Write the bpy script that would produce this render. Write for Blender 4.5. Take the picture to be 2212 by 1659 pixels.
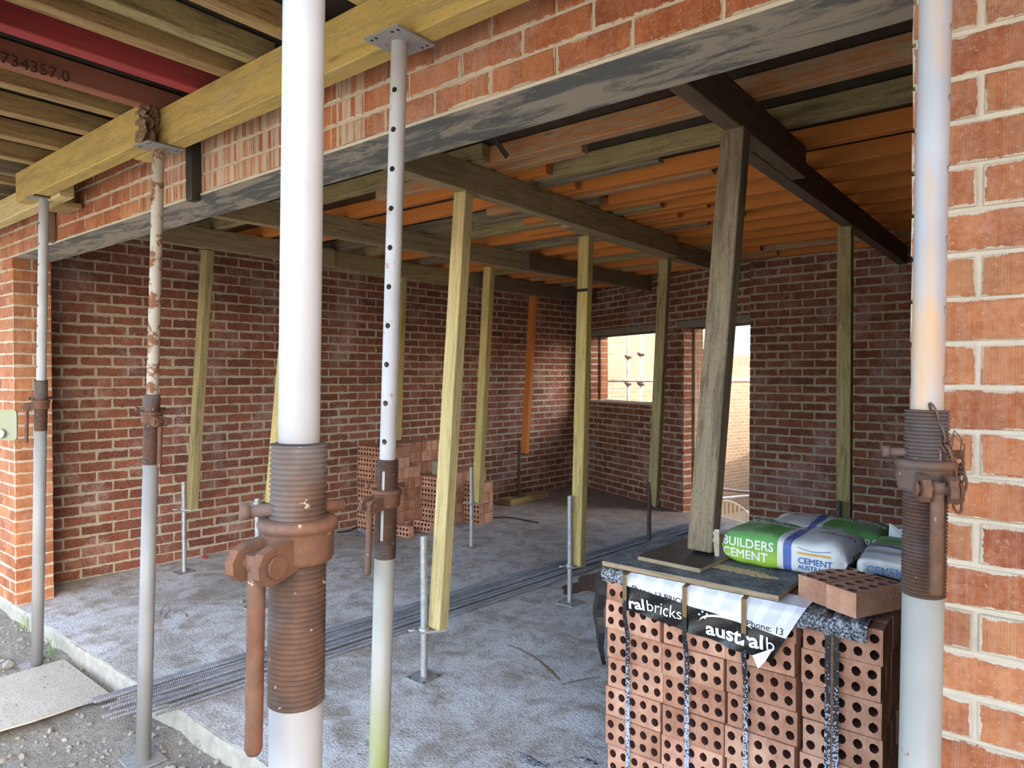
import bpy, bmesh, math, random
from mathutils import Vector, Matrix
from mathutils.bvhtree import BVHTree

for _o in list(bpy.data.objects):
    bpy.data.objects.remove(_o, do_unlink=True)
SC = bpy.context.scene
COL = SC.collection
random.seed(11)

# ------------------------------------------------------------------ camera
FPX = 1470.0                       # focal length in pixels of the 2212 px frame
CAMZ = 1.66                        # eye height above the garage slab
YAW = math.radians(38.5)
PITCH = math.radians(0.83)
cam_d = bpy.data.cameras.new('camera')
cam = bpy.data.objects.new('camera', cam_d)
COL.objects.link(cam)
cam.location = (0, 0, CAMZ)
cam.rotation_euler = (math.pi/2 - PITCH, 0, YAW)
cam_d.sensor_width = 36.0
cam_d.lens = 36.0*FPX/2212.0
cam_d.clip_start = 0.02
cam_d.clip_end = 300
SC.camera = cam

# ------------------------------------------------------------------ sky, sun, exposure
SUN_DIR = Vector((0.82, -0.06, 0.57)).normalized()      # towards the sun
wd = bpy.data.worlds.new('world'); SC.world = wd; wd.use_nodes = True
wn = wd.node_tree; wn.nodes.clear()
wo = wn.nodes.new('ShaderNodeOutputWorld'); wb = wn.nodes.new('ShaderNodeBackground')
ws = wn.nodes.new('ShaderNodeTexSky'); ws.sky_type = 'NISHITA'; ws.sun_disc = False
ws.sun_elevation = math.asin(SUN_DIR.z); ws.sun_rotation = math.atan2(SUN_DIR.x, SUN_DIR.y)
ws.air_density = 1.0; ws.dust_density = 4.0; ws.ozone_density = 1.0
wn.links.new(ws.outputs[0], wb.inputs[0]); wb.inputs[1].default_value = 0.60
wn.links.new(wb.outputs[0], wo.inputs[0])
sd = bpy.data.lights.new('sun', 'SUN'); sd.energy = 2.5; sd.angle = math.radians(0.6)
sd.color = (1.0, 0.93, 0.82)
sun = bpy.data.objects.new('sun', sd); COL.objects.link(sun)
sun.rotation_euler = SUN_DIR.to_track_quat('Z', 'Y').to_euler(); sun.location = (6, -3, 8)
vs = SC.view_settings
vs.view_transform = 'Standard'; vs.look = 'None'; vs.gamma = 1.0; vs.use_curve_mapping = False
vs.exposure = 1.48

# ------------------------------------------------------------------ pixel helpers (directions only)
_cw = Vector((-math.sin(YAW), math.cos(YAW), 0)); _cr = Vector((math.cos(YAW), math.sin(YAW), 0))
_fw = _cw*math.cos(PITCH) + Vector((0, 0, -math.sin(PITCH)))
_up = _cw*math.sin(PITCH) + Vector((0, 0, math.cos(PITCH)))
CAM = Vector((0, 0, CAMZ))
def ray(px, py):
    return _fw + _cr*((px-1106)/FPX) - _up*((py-829.5)/FPX)
def on_z(px, py, z):
    r = ray(px, py); return CAM + r*((z-CAMZ)/r.z)
def on_y(px, py, y):
    r = ray(px, py); return CAM + r*(y/r.y)
def at_d(px, py, d):
    return CAM + ray(px, py)*d
def proj(P):
    v = Vector(P)-CAM; d = v.dot(_fw)
    return (1106+FPX*v.dot(_cr)/d, 829.5-FPX*v.dot(_up)/d, d)

# ------------------------------------------------------------------ object helpers
def link(o):
    COL.objects.link(o); return o
def tag(o, label=None, cat=None, group=None, kind=None):
    if label: o['label'] = label
    if cat: o['category'] = cat
    if group: o['group'] = group
    if kind: o['kind'] = kind
    return o
def empty(name, loc, label=None, cat=None, group=None, rot=(0, 0, 0)):
    o = bpy.data.objects.new(name, None); o.location = loc; o.rotation_euler = rot
    o.empty_display_size = 0.1
    link(o); return tag(o, label, cat, group)

class MB:
    """collects polygons with uvs; build() makes one mesh object"""
    def __init__(s):
        s.v = []; s.f = []; s.uv = []; s.sm = []; s.mi = []; s.rnd = []
    def poly(s, pts, uvs=None, smooth=False, mi=0, rnd=0.0):
        b = len(s.v); s.v += [tuple(p) for p in pts]; n = len(pts)
        s.f.append(tuple(range(b, b+n))); s.sm.append(smooth); s.mi.append(mi); s.rnd.append(rnd)
        s.uv += list(uvs) if uvs else [(0.5, 0.5)]*n
    def idx(s, base_pts, faces, uvs, smooth=False, mi=0, rnd=0.0):
        b = len(s.v); s.v += [tuple(p) for p in base_pts]
        for f, u in zip(faces, uvs):
            s.f.append(tuple(b+i for i in f)); s.uv += list(u); s.sm.append(smooth); s.mi.append(mi); s.rnd.append(rnd)
    def box(s, c, x, y, z, mi=0, rnd=0.0):
        """c centre, x,y,z half-extent vectors; uv: u along x in metres, v around"""
        c, x, y, z = Vector(c), Vector(x), Vector(y), Vector(z)
        P = [c+x*i+y*j+z*k for k in (-1, 1) for j in (-1, 1) for i in (-1, 1)]
        F = [(0, 2, 3, 1), (4, 5, 7, 6), (0, 1, 5, 4), (2, 6, 7, 3), (0, 4, 6, 2), (1, 3, 7, 5)]
        if x.cross(y).dot(z) < 0: F = [tuple(reversed(f)) for f in F]
        lx, ly, lz = x.length, y.length, z.length
        L = [(-lx if i < 0 else lx, (-ly if j < 0 else ly), (-lz if k < 0 else lz)) for k in (-1, 1) for j in (-1, 1) for i in (-1, 1)]
        U = []
        for n, f in enumerate(F):
            if n < 2: U.append([(L[i][0], L[i][1]) for i in f])
            elif n < 4: U.append([(L[i][0], L[i][2]+0.37) for i in f])
            else: U.append([(L[i][1]*0.12, L[i][2]+0.7) for i in f])
        s.idx(P, F, U, mi=mi, rnd=rnd)
    def abox(s, x0, x1, y0, y1, z0, z1, mi=0, rnd=0.0):
        s.box(((x0+x1)/2, (y0+y1)/2, (z0+z1)/2), ((x1-x0)/2, 0, 0), (0, (y1-y0)/2, 0), (0, 0, (z1-z0)/2), mi, rnd)
    def beam(s, p0, p1, w, h, up=(0, 0, 1), mi=0):
        p0, p1 = Vector(p0), Vector(p1); d = (p1-p0); l = d.length; d.normalize()
        side = d.cross(Vector(up)).normalized(); u2 = side.cross(d).normalized()
        s.box((p0+p1)/2, d*(l/2), side*(w/2), u2*(h/2), mi)
    def tube(s, pts, r, seg=12, caps=True, mi=0, smooth=True):
        """swept tube; r number or list"""
        pts = [Vector(p) for p in pts]; n = len(pts)
        rr = r if isinstance(r, (list, tuple)) else [r]*n
        b = len(s.v); t0 = (pts[1]-pts[0]).normalized()
        a = Vector((0, 0, 1)) if abs(t0.z) < .9 else Vector((1, 0, 0))
        nx = t0.cross(a).normalized(); run = 0; vv = []
        for i, p in enumerate(pts):
            t = (pts[min(i+1, n-1)]-pts[max(i-1, 0)]).normalized()
            nx = (nx - t*nx.dot(t)).normalized(); ny = t.cross(nx)
            if i: run += (pts[i]-pts[i-1]).length
            vv.append(run)
            for k in range(seg):
                an = 2*math.pi*k/seg
                s.v.append(tuple(p+(nx*math.cos(an)+ny*math.sin(an))*rr[i]))
        for i in range(n-1):
            for k in range(seg):
                k2 = (k+1) % seg
                s.f.append((b+i*seg+k, b+i*seg+k2, b+(i+1)*seg+k2, b+(i+1)*seg+k))
                s.uv += [(k/seg, vv[i]), ((k+1)/seg, vv[i]), ((k+1)/seg, vv[i+1]), (k/seg, vv[i+1])]
                s.sm.append(smooth); s.mi.append(mi); s.rnd.append(0)
        if caps:
            for i, rev in ((0, True), (n-1, False)):
                f = [b+i*seg+k for k in range(seg)]
                if rev: f.reverse()
                s.f.append(tuple(f)); s.uv += [(.5, vv[i])]*seg; s.sm.append(False); s.mi.append(mi); s.rnd.append(0)
    def lathe(s, prof, seg=24, o=(0, 0, 0), mi=0, smooth=True, closed=False):
        """profile of (r,z) turned about z at o"""
        b = len(s.v); n = len(prof); o = Vector(o)
        for r, z in prof:
            for k in range(seg):
                an = 2*math.pi*k/seg; s.v.append((o.x+r*math.cos(an), o.y+r*math.sin(an), o.z+z))
        for i in range(n-1 if not closed else n):
            j = (i+1) % n
            for k in range(seg):
                k2 = (k+1) % seg
                s.f.append((b+i*seg+k, b+i*seg+k2, b+j*seg+k2, b+j*seg+k))
                s.uv += [(k/seg, prof[i][1]), ((k+1)/seg, prof[i][1]), ((k+1)/seg, prof[j][1]), (k/seg, prof[j][1])]
                s.sm.append(smooth); s.mi.append(mi); s.rnd.append(0)
    def prism(s, outline, z0, z1, mi=0):
        """outline list of (x,y) ccw, extruded in z"""
        n = len(outline); A = [(x, y, z0) for x, y in outline]; B = [(x, y, z1) for x, y in outline]
        s.poly(list(reversed(A)), [(x, y) for x, y in reversed(outline)], mi=mi); s.poly(B, list(outline), mi=mi)
        for i in range(n):
            j = (i+1) % n
            s.poly([A[i], A[j], B[j], B[i]], [(i*.1, z0), (i*.1+.1, z0), (i*.1+.1, z1), (i*.1, z1)], mi=mi)
    def xform(s, M):
        s.v = [tuple(M @ Vector(p)) for p in s.v]; return s
    def mesh(s, name, mats):
        m = bpy.data.meshes.new(name); m.from_pydata(s.v, [], s.f)
        ul = m.uv_layers.new(name='UVMap'); ul.data.foreach_set('uv', [c for u in s.uv for c in u])
        m.polygons.foreach_set('use_smooth', s.sm); m.polygons.foreach_set('material_index', s.mi)
        if any(s.rnd):
            at = m.attributes.new('rnd', 'FLOAT', 'FACE'); at.data.foreach_set('value', s.rnd)
        for k in (mats if isinstance(mats, (list, tuple)) else [mats]): m.materials.append(k)
        m.update(); return m
    def build(s, name, mats, parent=None, origin=None, bevel=0, weld=False, subsurf=0):
        """vertices are in world axes when parent is an unrotated empty or None"""
        if parent is not None: o0 = Vector(parent.location) if origin is None else Vector(origin)
        else:
            if origin is None:
                xs = [p[0] for p in s.v]; ys = [p[1] for p in s.v]; zs = [p[2] for p in s.v]
                origin = ((min(xs)+max(xs))/2, (min(ys)+max(ys))/2, min(zs))
            o0 = Vector(origin)
        s.v = [(p[0]-o0.x, p[1]-o0.y, p[2]-o0.z) for p in s.v]
        m = s.mesh(name, mats)
        if weld:
            bm = bmesh.new(); bm.from_mesh(m); bmesh.ops.remove_doubles(bm, verts=bm.verts, dist=1e-5); bm.to_mesh(m); bm.free()
        o = link(bpy.data.objects.new(name, m))
        if parent is not None: o.parent = parent
        else: o.location = o0
        if subsurf:
            md = o.modifiers.new('sub', 'SUBSURF'); md.levels = subsurf; md.render_levels = subsurf
        if bevel:
            md = o.modifiers.new('bev', 'BEVEL'); md.width = bevel; md.segments = 1; md.limit_method = 'ANGLE'
        return o

# ------------------------------------------------------------------ materials
class NT:
    def __init__(s, name):
        s.m = bpy.data.materials.new(name); s.m.use_nodes = True
        s.t = s.m.node_tree; s.t.nodes.clear()
        s.out = s.t.nodes.new('ShaderNodeOutputMaterial'); s.b = s.t.nodes.new('ShaderNodeBsdfPrincipled')
        s.t.links.new(s.b.outputs[0], s.out.inputs[0])
    def n(s, typ, **kw):
        nd = s.t.nodes.new('ShaderNode'+typ)
        for k, v in kw.items():
            if k.startswith('_'): setattr(nd, k[1:], v)
        for k, v in kw.items():
            if not k.startswith('_'): s.set(nd.inputs[k.replace('__', ' ')] if not k.startswith('i') or not k[1:].isdigit() else nd.inputs[int(k[1:])], v)
        return nd
    def set(s, sock, v):
        if hasattr(v, 'is_linked') or hasattr(v, 'links'): s.t.links.new(v, sock)
        elif isinstance(v, (tuple, list)) and len(v) == 3 and sock.type == 'RGBA': sock.default_value = (*v, 1)
        else: sock.default_value = v
    def math(s, op, a, b=0.0, c=0.0, clamp=False):
        nd = s.t.nodes.new('ShaderNodeMath'); nd.operation = op; nd.use_clamp = clamp
        s.set(nd.inputs[0], a); s.set(nd.inputs[1], b)
        if op in ('MULTIPLY_ADD', 'COMPARE', 'WRAP', 'SMOOTH_MIN'): s.set(nd.inputs[2], c)
        return nd.outputs[0]
    def mix(s, fac, a, b, blend='MIX'):
        nd = s.t.nodes.new('ShaderNodeMix'); nd.data_type = 'RGBA'; nd.blend_type = blend
        s.set(nd.inputs[0], fac); s.set(nd.inputs[6], a); s.set(nd.inputs[7], b); return nd.outputs[2]
    def ramp(s, fac, stops, interp='LINEAR'):
        nd = s.t.nodes.new('ShaderNodeValToRGB'); nd.color_ramp.interpolation = interp; e = nd.color_ramp.elements
        while len(e) < len(stops): e.new(0.5)
        for el, (p, c) in zip(e, stops):
            el.position = p; el.color = (*c, 1) if isinstance(c, (tuple, list)) else (c, c, c, 1)
        s.set(nd.inputs[0], fac); return nd.outputs[0]
    def noise(s, vec, scale, detail=4, rough=.55, dist=0.0):
        nd = s.n('TexNoise'); s.set(nd.inputs['Vector'], vec); nd.inputs['Scale'].default_value = scale
        nd.inputs['Detail'].default_value = detail; nd.inputs['Roughness'].default_value = rough; nd.inputs['Distortion'].default_value = dist
        return nd.outputs[0]
    def mapping(s, vec, scale=(1, 1, 1), rot=(0, 0, 0), loc=(0, 0, 0)):
        nd = s.n('Mapping'); s.set(nd.inputs[0], vec); nd.inputs['Scale'].default_value = scale
        nd.inputs['Rotation'].default_value = rot; nd.inputs['Location'].default_value = loc; return nd.outputs[0]
    def pos(s): return s.n('NewGeometry').outputs['Position']
    def obj(s): return s.n('TexCoord').outputs['Object']
    def uv(s): return s.n('TexCoord').outputs['UV']
    def sep(s, v):
        nd = s.n('SeparateXYZ'); s.set(nd.inputs[0], v); return nd.outputs
    def comb(s, x=0.0, y=0.0, z=0.0):
        nd = s.n('CombineXYZ'); s.set(nd.inputs[0], x); s.set(nd.inputs[1], y); s.set(nd.inputs[2], z); return nd.outputs[0]
    def rnd(s):
        a = s.n('Attribute', _attribute_name='rnd').outputs['Fac']; b = s.n('ObjectInfo').outputs['Random']
        return s.math('FRACT', s.math('ADD', a, b))
    def bump(s, h, strength=.3, dist=.01):
        nd = s.n('Bump'); nd.inputs['Strength'].default_value = strength; nd.inputs['Distance'].default_value = dist
        s.set(nd.inputs['Height'], h); s.t.links.new(nd.outputs[0], s.b.inputs['Normal'])
    def fin(s, col, rough=.8, metal=0.0, spec=None):
        s.set(s.b.inputs['Base Color'], col); s.set(s.b.inputs['Roughness'], rough); s.set(s.b.inputs['Metallic'], metal)
        if spec is not None: s.b.inputs['Specular IOR Level'].default_value = spec
        return s.m

def m_brick(name, cols, mortar=(.56, .49, .38), smear=.5, ribs=.5, speck=.5, streak=0.0, bloom=0.0):
    t = NT(name); r = t.rnd(); uv = t.uv(); u, v, _ = t.sep(uv); P = t.pos()
    seedv = t.n('VectorMath', _operation='ADD', i0=P, i1=t.comb(t.math('MULTIPLY', r, 9.0), 0.0, t.math('MULTIPLY', r, 5.0))).outputs[0]
    base = t.ramp(r, [(i/(len(cols)-1), c) for i, c in enumerate(cols)])
    n1 = t.noise(seedv, 9, 5, .65); n2 = t.noise(seedv, 90, 3, .6)
    base = t.mix(t.ramp(n1, [(.36, .0), (.66, .85)]), base, t.mix(1.0, base, (.55, .38, .34), 'MULTIPLY'))
    base = t.mix(t.ramp(n2, [(.35, .0), (.75, .45)]), base, t.mix(.5, base, (.75, .42, .26)))
    # mortar smeared over the arrises, ragged
    eu = t.math('MULTIPLY', t.math('MINIMUM', u, t.math('SUBTRACT', 1.0, u)), .23)
    ev = t.math('MULTIPLY', t.math('MINIMUM', v, t.math('SUBTRACT', 1.0, v)), .076)
    ed = t.math('MINIMUM', eu, ev)
    ns = t.noise(seedv, 22, 6, .72); nb = t.noise(P, 3.1, 3, .6)
    amt = t.math('ADD', t.math('MULTIPLY', ns, .030*smear*2), t.math('MULTIPLY', t.math('SUBTRACT', nb, .5), .05*smear))
    mask = t.math('MULTIPLY', t.math('SUBTRACT', amt, t.math('ADD', ed, .010)), 420.0, clamp=True)
    sp = t.ramp(t.noise(seedv, 130, 2, .5), [(.64, .0), (.72, 1.0)])
    mask = t.math('MAXIMUM', t.math('MULTIPLY', mask, .92), t.math('MULTIPLY', sp, speck))
    if streak:
        sx = t.noise(t.mapping(P, (42, 42, .8)), 1.0, 3, .7); gate = t.math('MULTIPLY', t.ramp(t.noise(t.mapping(P, (1.3, .9, .3), loc=(3.7, 0, 0)), 1.0, 2, .5), [(.36, .1), (.52, 1.0)]), t.ramp(t.math('DIVIDE', t.sep(P)[0], -8.0), [(.16, .12), (.21, 1.0), (.42, 1.0), (.50, .12)]))
        mask = t.math('MAXIMUM', mask, t.math('MULTIPLY', t.math('MULTIPLY', t.ramp(sx, [(.44, .0), (.54, 1.0)]), gate), streak))
    if bloom:
        bl = t.ramp(t.noise(P, 2.3, 5, .7), [(.52, .0), (.68, 1.0)])
        base = t.mix(t.math('MULTIPLY', t.math('MULTIPLY', bl, t.ramp(n2, [(.3, .2), (.6, 1.0)])), bloom), base, (.62, .50, .48))
    col = t.mix(mask, base, mortar)
    w = t.n('TexWave', _wave_type='BANDS', _bands_direction='X'); t.set(w.inputs['Vector'], t.comb(t.math('MULTIPLY', u, .23), 0.0, 0.0))
    w.inputs['Scale'].default_value = 62; w.inputs['Distortion'].default_value = 0.6
    gate = t.ramp(r, [(.25, .2), (.45, 1.0)])
    h = t.math('ADD', t.math('MULTIPLY', t.math('MULTIPLY', w.outputs[1], gate), ribs), t.math('ADD', n2, t.math('MULTIPLY', mask, .8)))
    t.bump(h, .55, .004)
    if ribs > .4:
        col = t.mix(t.math('MULTIPLY', t.math('MULTIPLY', t.ramp(w.outputs[1], [(0, 1.0), (.35, .0)]), gate), .35*ribs), col, t.mix(1.0, col, (.5, .42, .4), 'MULTIPLY'))
    return t.fin(col, .92, spec=.2)

def m_mortar(name, c=(.55, .48, .37)):
    t = NT(name); P = t.pos(); n = t.noise(P, 30, 6, .7); n2 = t.noise(P, 2, 3)
    col = t.mix(n, tuple(k*.72 for k in c), tuple(min(1, k*1.22) for k in c)); col = t.mix(t.math('MULTIPLY', n2, .3), col, (.4, .36, .30))
    t.bump(n, .6, .006); return t.fin(col, .95, spec=.15)

def m_wood(name, c1, c2, dark=(.05, .035, .02), stain=.35, grain=1.0, paint=None, chip=.5, splash=.0):
    t = NT(name); uv = t.uv(); r = t.n('ObjectInfo').outputs['Random']
    off = t.comb(t.math('MULTIPLY', r, 37.0), t.math('MULTIPLY', r, 11.0), t.math('MULTIPLY', r, 5.0))
    V = t.n('VectorMath', _operation='ADD', i0=uv, i1=off).outputs[0]
    g = t.noise(t.mapping(V, (1.6, 55, 1)), 1.0, 5, .65, 1.2)
    gf = t.noise(t.mapping(V, (4, 260, 1)), 1.0, 3, .6, .4)
    big = t.noise(t.mapping(V, (1.3, 6, 1)), 1.0, 4, .6, .8)
    col = t.mix(t.ramp(g, [(.3, .0), (.7, 1.0)]), c1, c2)
    col = t.mix(t.math('MULTIPLY', t.ramp(gf, [(.50, .0), (.70, 1.0)]), .55*grain), col, t.mix(1.0, col, (.45, .38, .28), 'MULTIPLY'))
    if paint:
        pm = t.ramp(t.noise(t.mapping(V, (5, 40, 1)), 1.0, 5, .7), [(.40+.22*(1-chip), 1.0), (.52+.22*(1-chip), .0)])
        pm = t.math('SUBTRACT', 1.0, pm)
        col = t.mix(t.math('MULTIPLY', t.math('SUBTRACT', 1.0, t.math('MULTIPLY', pm, chip)), .93), col, t.mix(t.math('MULTIPLY', big, .45), paint, t.mix(1.0, paint, (.5, .45, .4), 'MULTIPLY')))
    st = t.ramp(t.noise(t.mapping(V, (3.2, 30, 1)), 1.0, 6, .75, .6), [(.47, .0), (.64, 1.0)])
    col = t.mix(t.math('MULTIPLY', st, stain), col, dark)
    sm = t.ramp(t.noise(t.mapping(V, (60, 220, 1)), 1.0, 3, .7), [(.57, .0), (.64, 1.0)])
    col = t.mix(t.math('MULTIPLY', sm, stain*.9), col, dark)
    if splash:
        s1 = t.ramp(t.noise(t.mapping(V, (7, 12, 1), loc=(9, 3, 0)), 1.0, 5, .65), [(.58, .0), (.66, 1.0)])
        col = t.mix(t.math('MULTIPLY', s1, splash), col, (.40, .37, .30))
    vo = t.n('TexVoronoi', _feature='F1'); t.set(vo.inputs['Vector'], t.mapping(V, (1.9, 9, 1))); vo.inputs['Scale'].default_value = 1.0
    kn = t.ramp(vo.outputs['Distance'], [(.055, 1.0), (.11, .0)])
    col = t.mix(t.math('MULTIPLY', kn, .6), col, (.12, .07, .03))
    t.bump(t.math('ADD', t.math('MULTIPLY', gf, .7), t.math('MULTIPLY', g, .6)), .45, .004)
    return t.fin(col, .85, spec=.22)

def m_paint(name, c, rust=.25, rcol=(.19, .07, .03), rough=.5, moss=0.0, orange=0.0, scale=14):
    t = NT(name); P = t.obj()
    n = t.noise(P, scale, 6, .7); n2 = t.noise(P, 3, 4, .6); n3 = t.noise(t.mapping(P, (30, 30, 4)), 1, 4, .6)
    col = t.mix(t.ramp(n2, [(.35, .0), (.68, .75)]), c, tuple(k*.66 for k in c))
    col = t.mix(t.math('MULTIPLY', t.ramp(n3, [(.5, .0), (.8, 1.0)]), .35), col, (.34, .31, .27))
    rm = t.ramp(t.math('ADD', t.math('MULTIPLY', n, .75), t.math('MULTIPLY', n2, .25)), [(.655-rust*.30, .0), (.69-rust*.30, 1.0)])
    col = t.mix(rm, col, t.mix(n3, rcol, tuple(min(1, k*2.2) for k in rcol)))
    if orange:
        om = t.ramp(t.noise(t.mapping(P, (9, 9, 1.3)), 1, 4, .6), [(.50, .0), (.64, 1.0)])
        col = t.mix(t.math('MULTIPLY', om, orange), col, (.62, .33, .09))
    if moss:
        z = t.sep(P)[2]; mm = t.math('MULTIPLY', t.ramp(t.noise(t.mapping(P, (16, 16, 5)), 1, 4, .65), [(.34, .0), (.50, 1.0)]), t.ramp(z, [(.45, 1.0), (.85, .0)]))
        col = t.mix(t.math('MULTIPLY', mm, moss), col, (.24, .28, .015))
    t.bump(t.math('ADD', n, t.math('MULTIPLY', rm, .6)), .15, .003)
    return t.fin(col, t.math('ADD', rough, t.math('MULTIPLY', rm, .4)), 0.0, .4)

def m_rust(name, c1=(.13, .055, .03), c2=(.30, .14, .07), grey=.2):
    t = NT(name); P = t.obj(); n = t.noise(P, 28, 6, .7); n2 = t.noise(P, 5, 4, .65)
    col = t.mix(t.ramp(n, [(.3, .0), (.7, 1.0)]), c1, c2)
    col = t.mix(t.math('MULTIPLY', t.ramp(n2, [(.45, .0), (.62, 1.0)]), grey*2.2), col, (.12, .105, .10))
    col = t.mix(t.ramp(t.noise(P, 60, 2), [(.70, .0), (.74, .7)]), col, (.55, .47, .36))
    t.bump(n, .4, .002); return t.fin(col, .75, .15, .35)

def m_simple(name, c, rough=.6, metal=0.0, var=.25, scale=20, bump=.1, spec=.4, c2=None):
    t = NT(name); P = t.obj(); n = t.noise(P, scale, 4, .6)
    col = t.mix(t.math('MULTIPLY', t.ramp(n, [(.35, .0), (.7, 1.0)]), 1.0 if c2 else var), c, c2 if c2 else tuple(k*.4 for k in c))
    if bump: t.bump(n, bump, .004)
    return t.fin(col, rough, metal, spec)

# ------------------------------------------------------------------ material set
M = {}
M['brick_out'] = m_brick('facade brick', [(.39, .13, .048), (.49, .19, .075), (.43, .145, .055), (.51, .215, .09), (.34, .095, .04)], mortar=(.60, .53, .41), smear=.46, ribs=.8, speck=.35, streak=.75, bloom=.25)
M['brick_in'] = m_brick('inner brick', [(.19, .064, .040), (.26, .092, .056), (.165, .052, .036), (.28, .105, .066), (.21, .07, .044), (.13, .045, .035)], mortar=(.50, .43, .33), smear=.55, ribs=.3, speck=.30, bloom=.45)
M['mortar'] = m_mortar('mortar', (.58, .50, .38))
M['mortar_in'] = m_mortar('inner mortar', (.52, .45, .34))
M['brick_new'] = m_brick('new brick', [(.60, .33, .21), (.68, .40, .27), (.50, .255, .16), (.63, .36, .235)], mortar=(.60, .47, .38), smear=.06, ribs=.55, speck=.22)
M['brick_core'] = m_simple('brick hole', (.12, .045, .03), .95, bump=0)
M['pine'] = m_wood('treated pine', (.50, .37, .13), (.62, .50, .21), stain=.42, dark=(.13, .095, .035))
M['pine_pale'] = m_wood('pale pine', (.58, .46, .20), (.68, .57, .30), stain=.38, dark=(.20, .14, .06))
M['pine_old'] = m_wood('mouldy pine', (.33, .26, .12), (.43, .35, .17), stain=.55, dark=(.05, .045, .03))
M['yellow'] = m_wood('yellow beam', (.50, .36, .12), (.60, .46, .18), paint=(.55, .40, .12), chip=.6, stain=.42, dark=(.14, .12, .07), splash=.25)
M['weathered'] = m_wood('weathered beam', (.33, .25, .13), (.43, .34, .19), stain=.42, dark=(.05, .04, .03), splash=.2)
M['brown'] = m_wood('brown joist', (.31, .20, .09), (.47, .34, .15), stain=.5, dark=(.09, .05, .03))
M['grey_wood'] = m_wood('grey timber', (.22, .17, .105), (.32, .255, .17), stain=.62, dark=(.06, .05, .035))
M['dark_wood'] = m_wood('dark timber', (.13, .095, .06), (.19, .14, .09), stain=.4, dark=(.03, .025, .02))
M['orange'] = m_wood('orange joist', (.45, .25, .12), (.52, .32, .16), paint=(.74, .25, .05), chip=.30, stain=.18, dark=(.16, .08, .04))
M['orange_worn'] = m_wood('worn orange joist', (.40, .29, .17), (.50, .38, .24), paint=(.62, .24, .08), chip=.85, stain=.25, dark=(.12, .08, .05), splash=.3)
M['red'] = m_wood('red joist', (.32, .14, .09), (.40, .20, .12), paint=(.42, .055, .06), chip=.35, stain=.2, dark=(.09, .03, .03))
M['maroon'] = m_wood('maroon joist', (.28, .14, .08), (.36, .19, .11), paint=(.33, .13, .085), chip=.4, stain=.25, dark=(.08, .04, .03))
M['formply'] = m_simple('black formply', (.022, .020, .018), .45, var=.5, scale=9, bump=.1, c2=(.05, .045, .038))
M['ply_edge'] = m_wood('ply edge', (.34, .25, .15), (.45, .35, .22), stain=.4)
M['galv'] = m_simple('galvanised', (.50, .51, .50), .5, .55, c2=(.33, .33, .32), scale=30)
M['paint_white'] = m_paint('white prop', (.43, .44, .46), rust=.07)
M['paint_holed'] = m_paint('perforated prop', (.46, .47, .49), rust=.22, rcol=(.22, .12, .06))
M['paint_grey'] = m_paint('grey prop', (.31, .31, .305), rust=.10)
M['paint_mossy'] = m_paint('mossy prop', (.38, .375, .33), rust=.05, moss=.95)
M['paint_rusty'] = m_paint('rusty prop', (.44, .40, .33), rust=.50, rcol=(.13, .06, .03))
M['paint_orange'] = m_paint('orange stained prop', (.42, .43, .46), rust=.05, orange=.8)
M['rust'] = m_rust('rust', (.085, .043, .028), (.20, .096, .052), .28)
M['rust_dark'] = m_rust('dark rust thread', (.05, .034, .027), (.125, .062, .036), .45)
M['rod_dark'] = m_rust('dark rod', (.05, .04, .035), (.12, .09, .07), .3)
M['black'] = m_simple('black film', (.012, .012, .013), .3, var=.3, scale=30, bump=.25, spec=.5)
M['black_matt'] = m_simple('black matt', (.02, .018, .016), .8)
M['rebar'] = m_simple('rebar', (.17, .165, .17), .7, .1, scale=3, c2=(.36, .37, .40))
M['lint'] = None

def m_lintel():
    t = NT('galvanised lintel'); P = t.pos(); n = t.noise(t.mapping(P, (2.0, 7, 2), (0, 0, .35)), 1.3, 7, .70, .7)
    col = t.mix(t.ramp(n, [(.45, .0), (.54, 1.0)]), (.16, .17, .165), (.44, .40, .32))
    n2 = t.noise(P, 60, 3); col = t.mix(t.ramp(n2, [(.6, .0), (.75, .5)]), col, (.5, .46, .38))
    t.bump(n, .2, .004); return t.fin(col, .62, .3, .4)
M['lint'] = m_lintel()

def m_slab():
    t = NT('dusty slab'); P = t.pos()
    n = t.noise(P, 1.1, 6, .65, .3); n2 = t.noise(P, 5.5, 6, .7, .4); n3 = t.noise(P, 70, 4, .65)
    col = t.mix(t.ramp(n, [(.35, .0), (.66, 1.0)]), (.60, .58, .545), (.76, .76, .755))
    col = t.mix(t.ramp(n2, [(.45, .0), (.62, .80)]), col, (.33, .27, .20))
    col = t.mix(t.ramp(t.noise(P, .8, 5, .65, .6), [(.50, .0), (.60, .55)]), col, (.36, .31, .25))
    wh = t.math('MULTIPLY', t.ramp(t.noise(P, 2.4, 6, .72, .5), [(.52, .0), (.60, 1.0)]), t.ramp(n3, [(.3, .35), (.6, 1.0)]))
    col = t.mix(t.math('MULTIPLY', wh, .85), col, (.80, .81, .82))
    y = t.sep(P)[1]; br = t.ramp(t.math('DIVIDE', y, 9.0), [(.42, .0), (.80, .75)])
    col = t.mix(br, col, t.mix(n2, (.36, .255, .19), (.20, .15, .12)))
    col = t.mix(t.ramp(n3, [(.53, .0), (.66, .75)]), col, (.17, .15, .13))
    t.bump(t.math('ADD', n3, t.math('MULTIPLY', n2, 1.2)), .8, .02); return t.fin(col, .92, spec=.2)
M['slab'] = m_slab()
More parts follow.
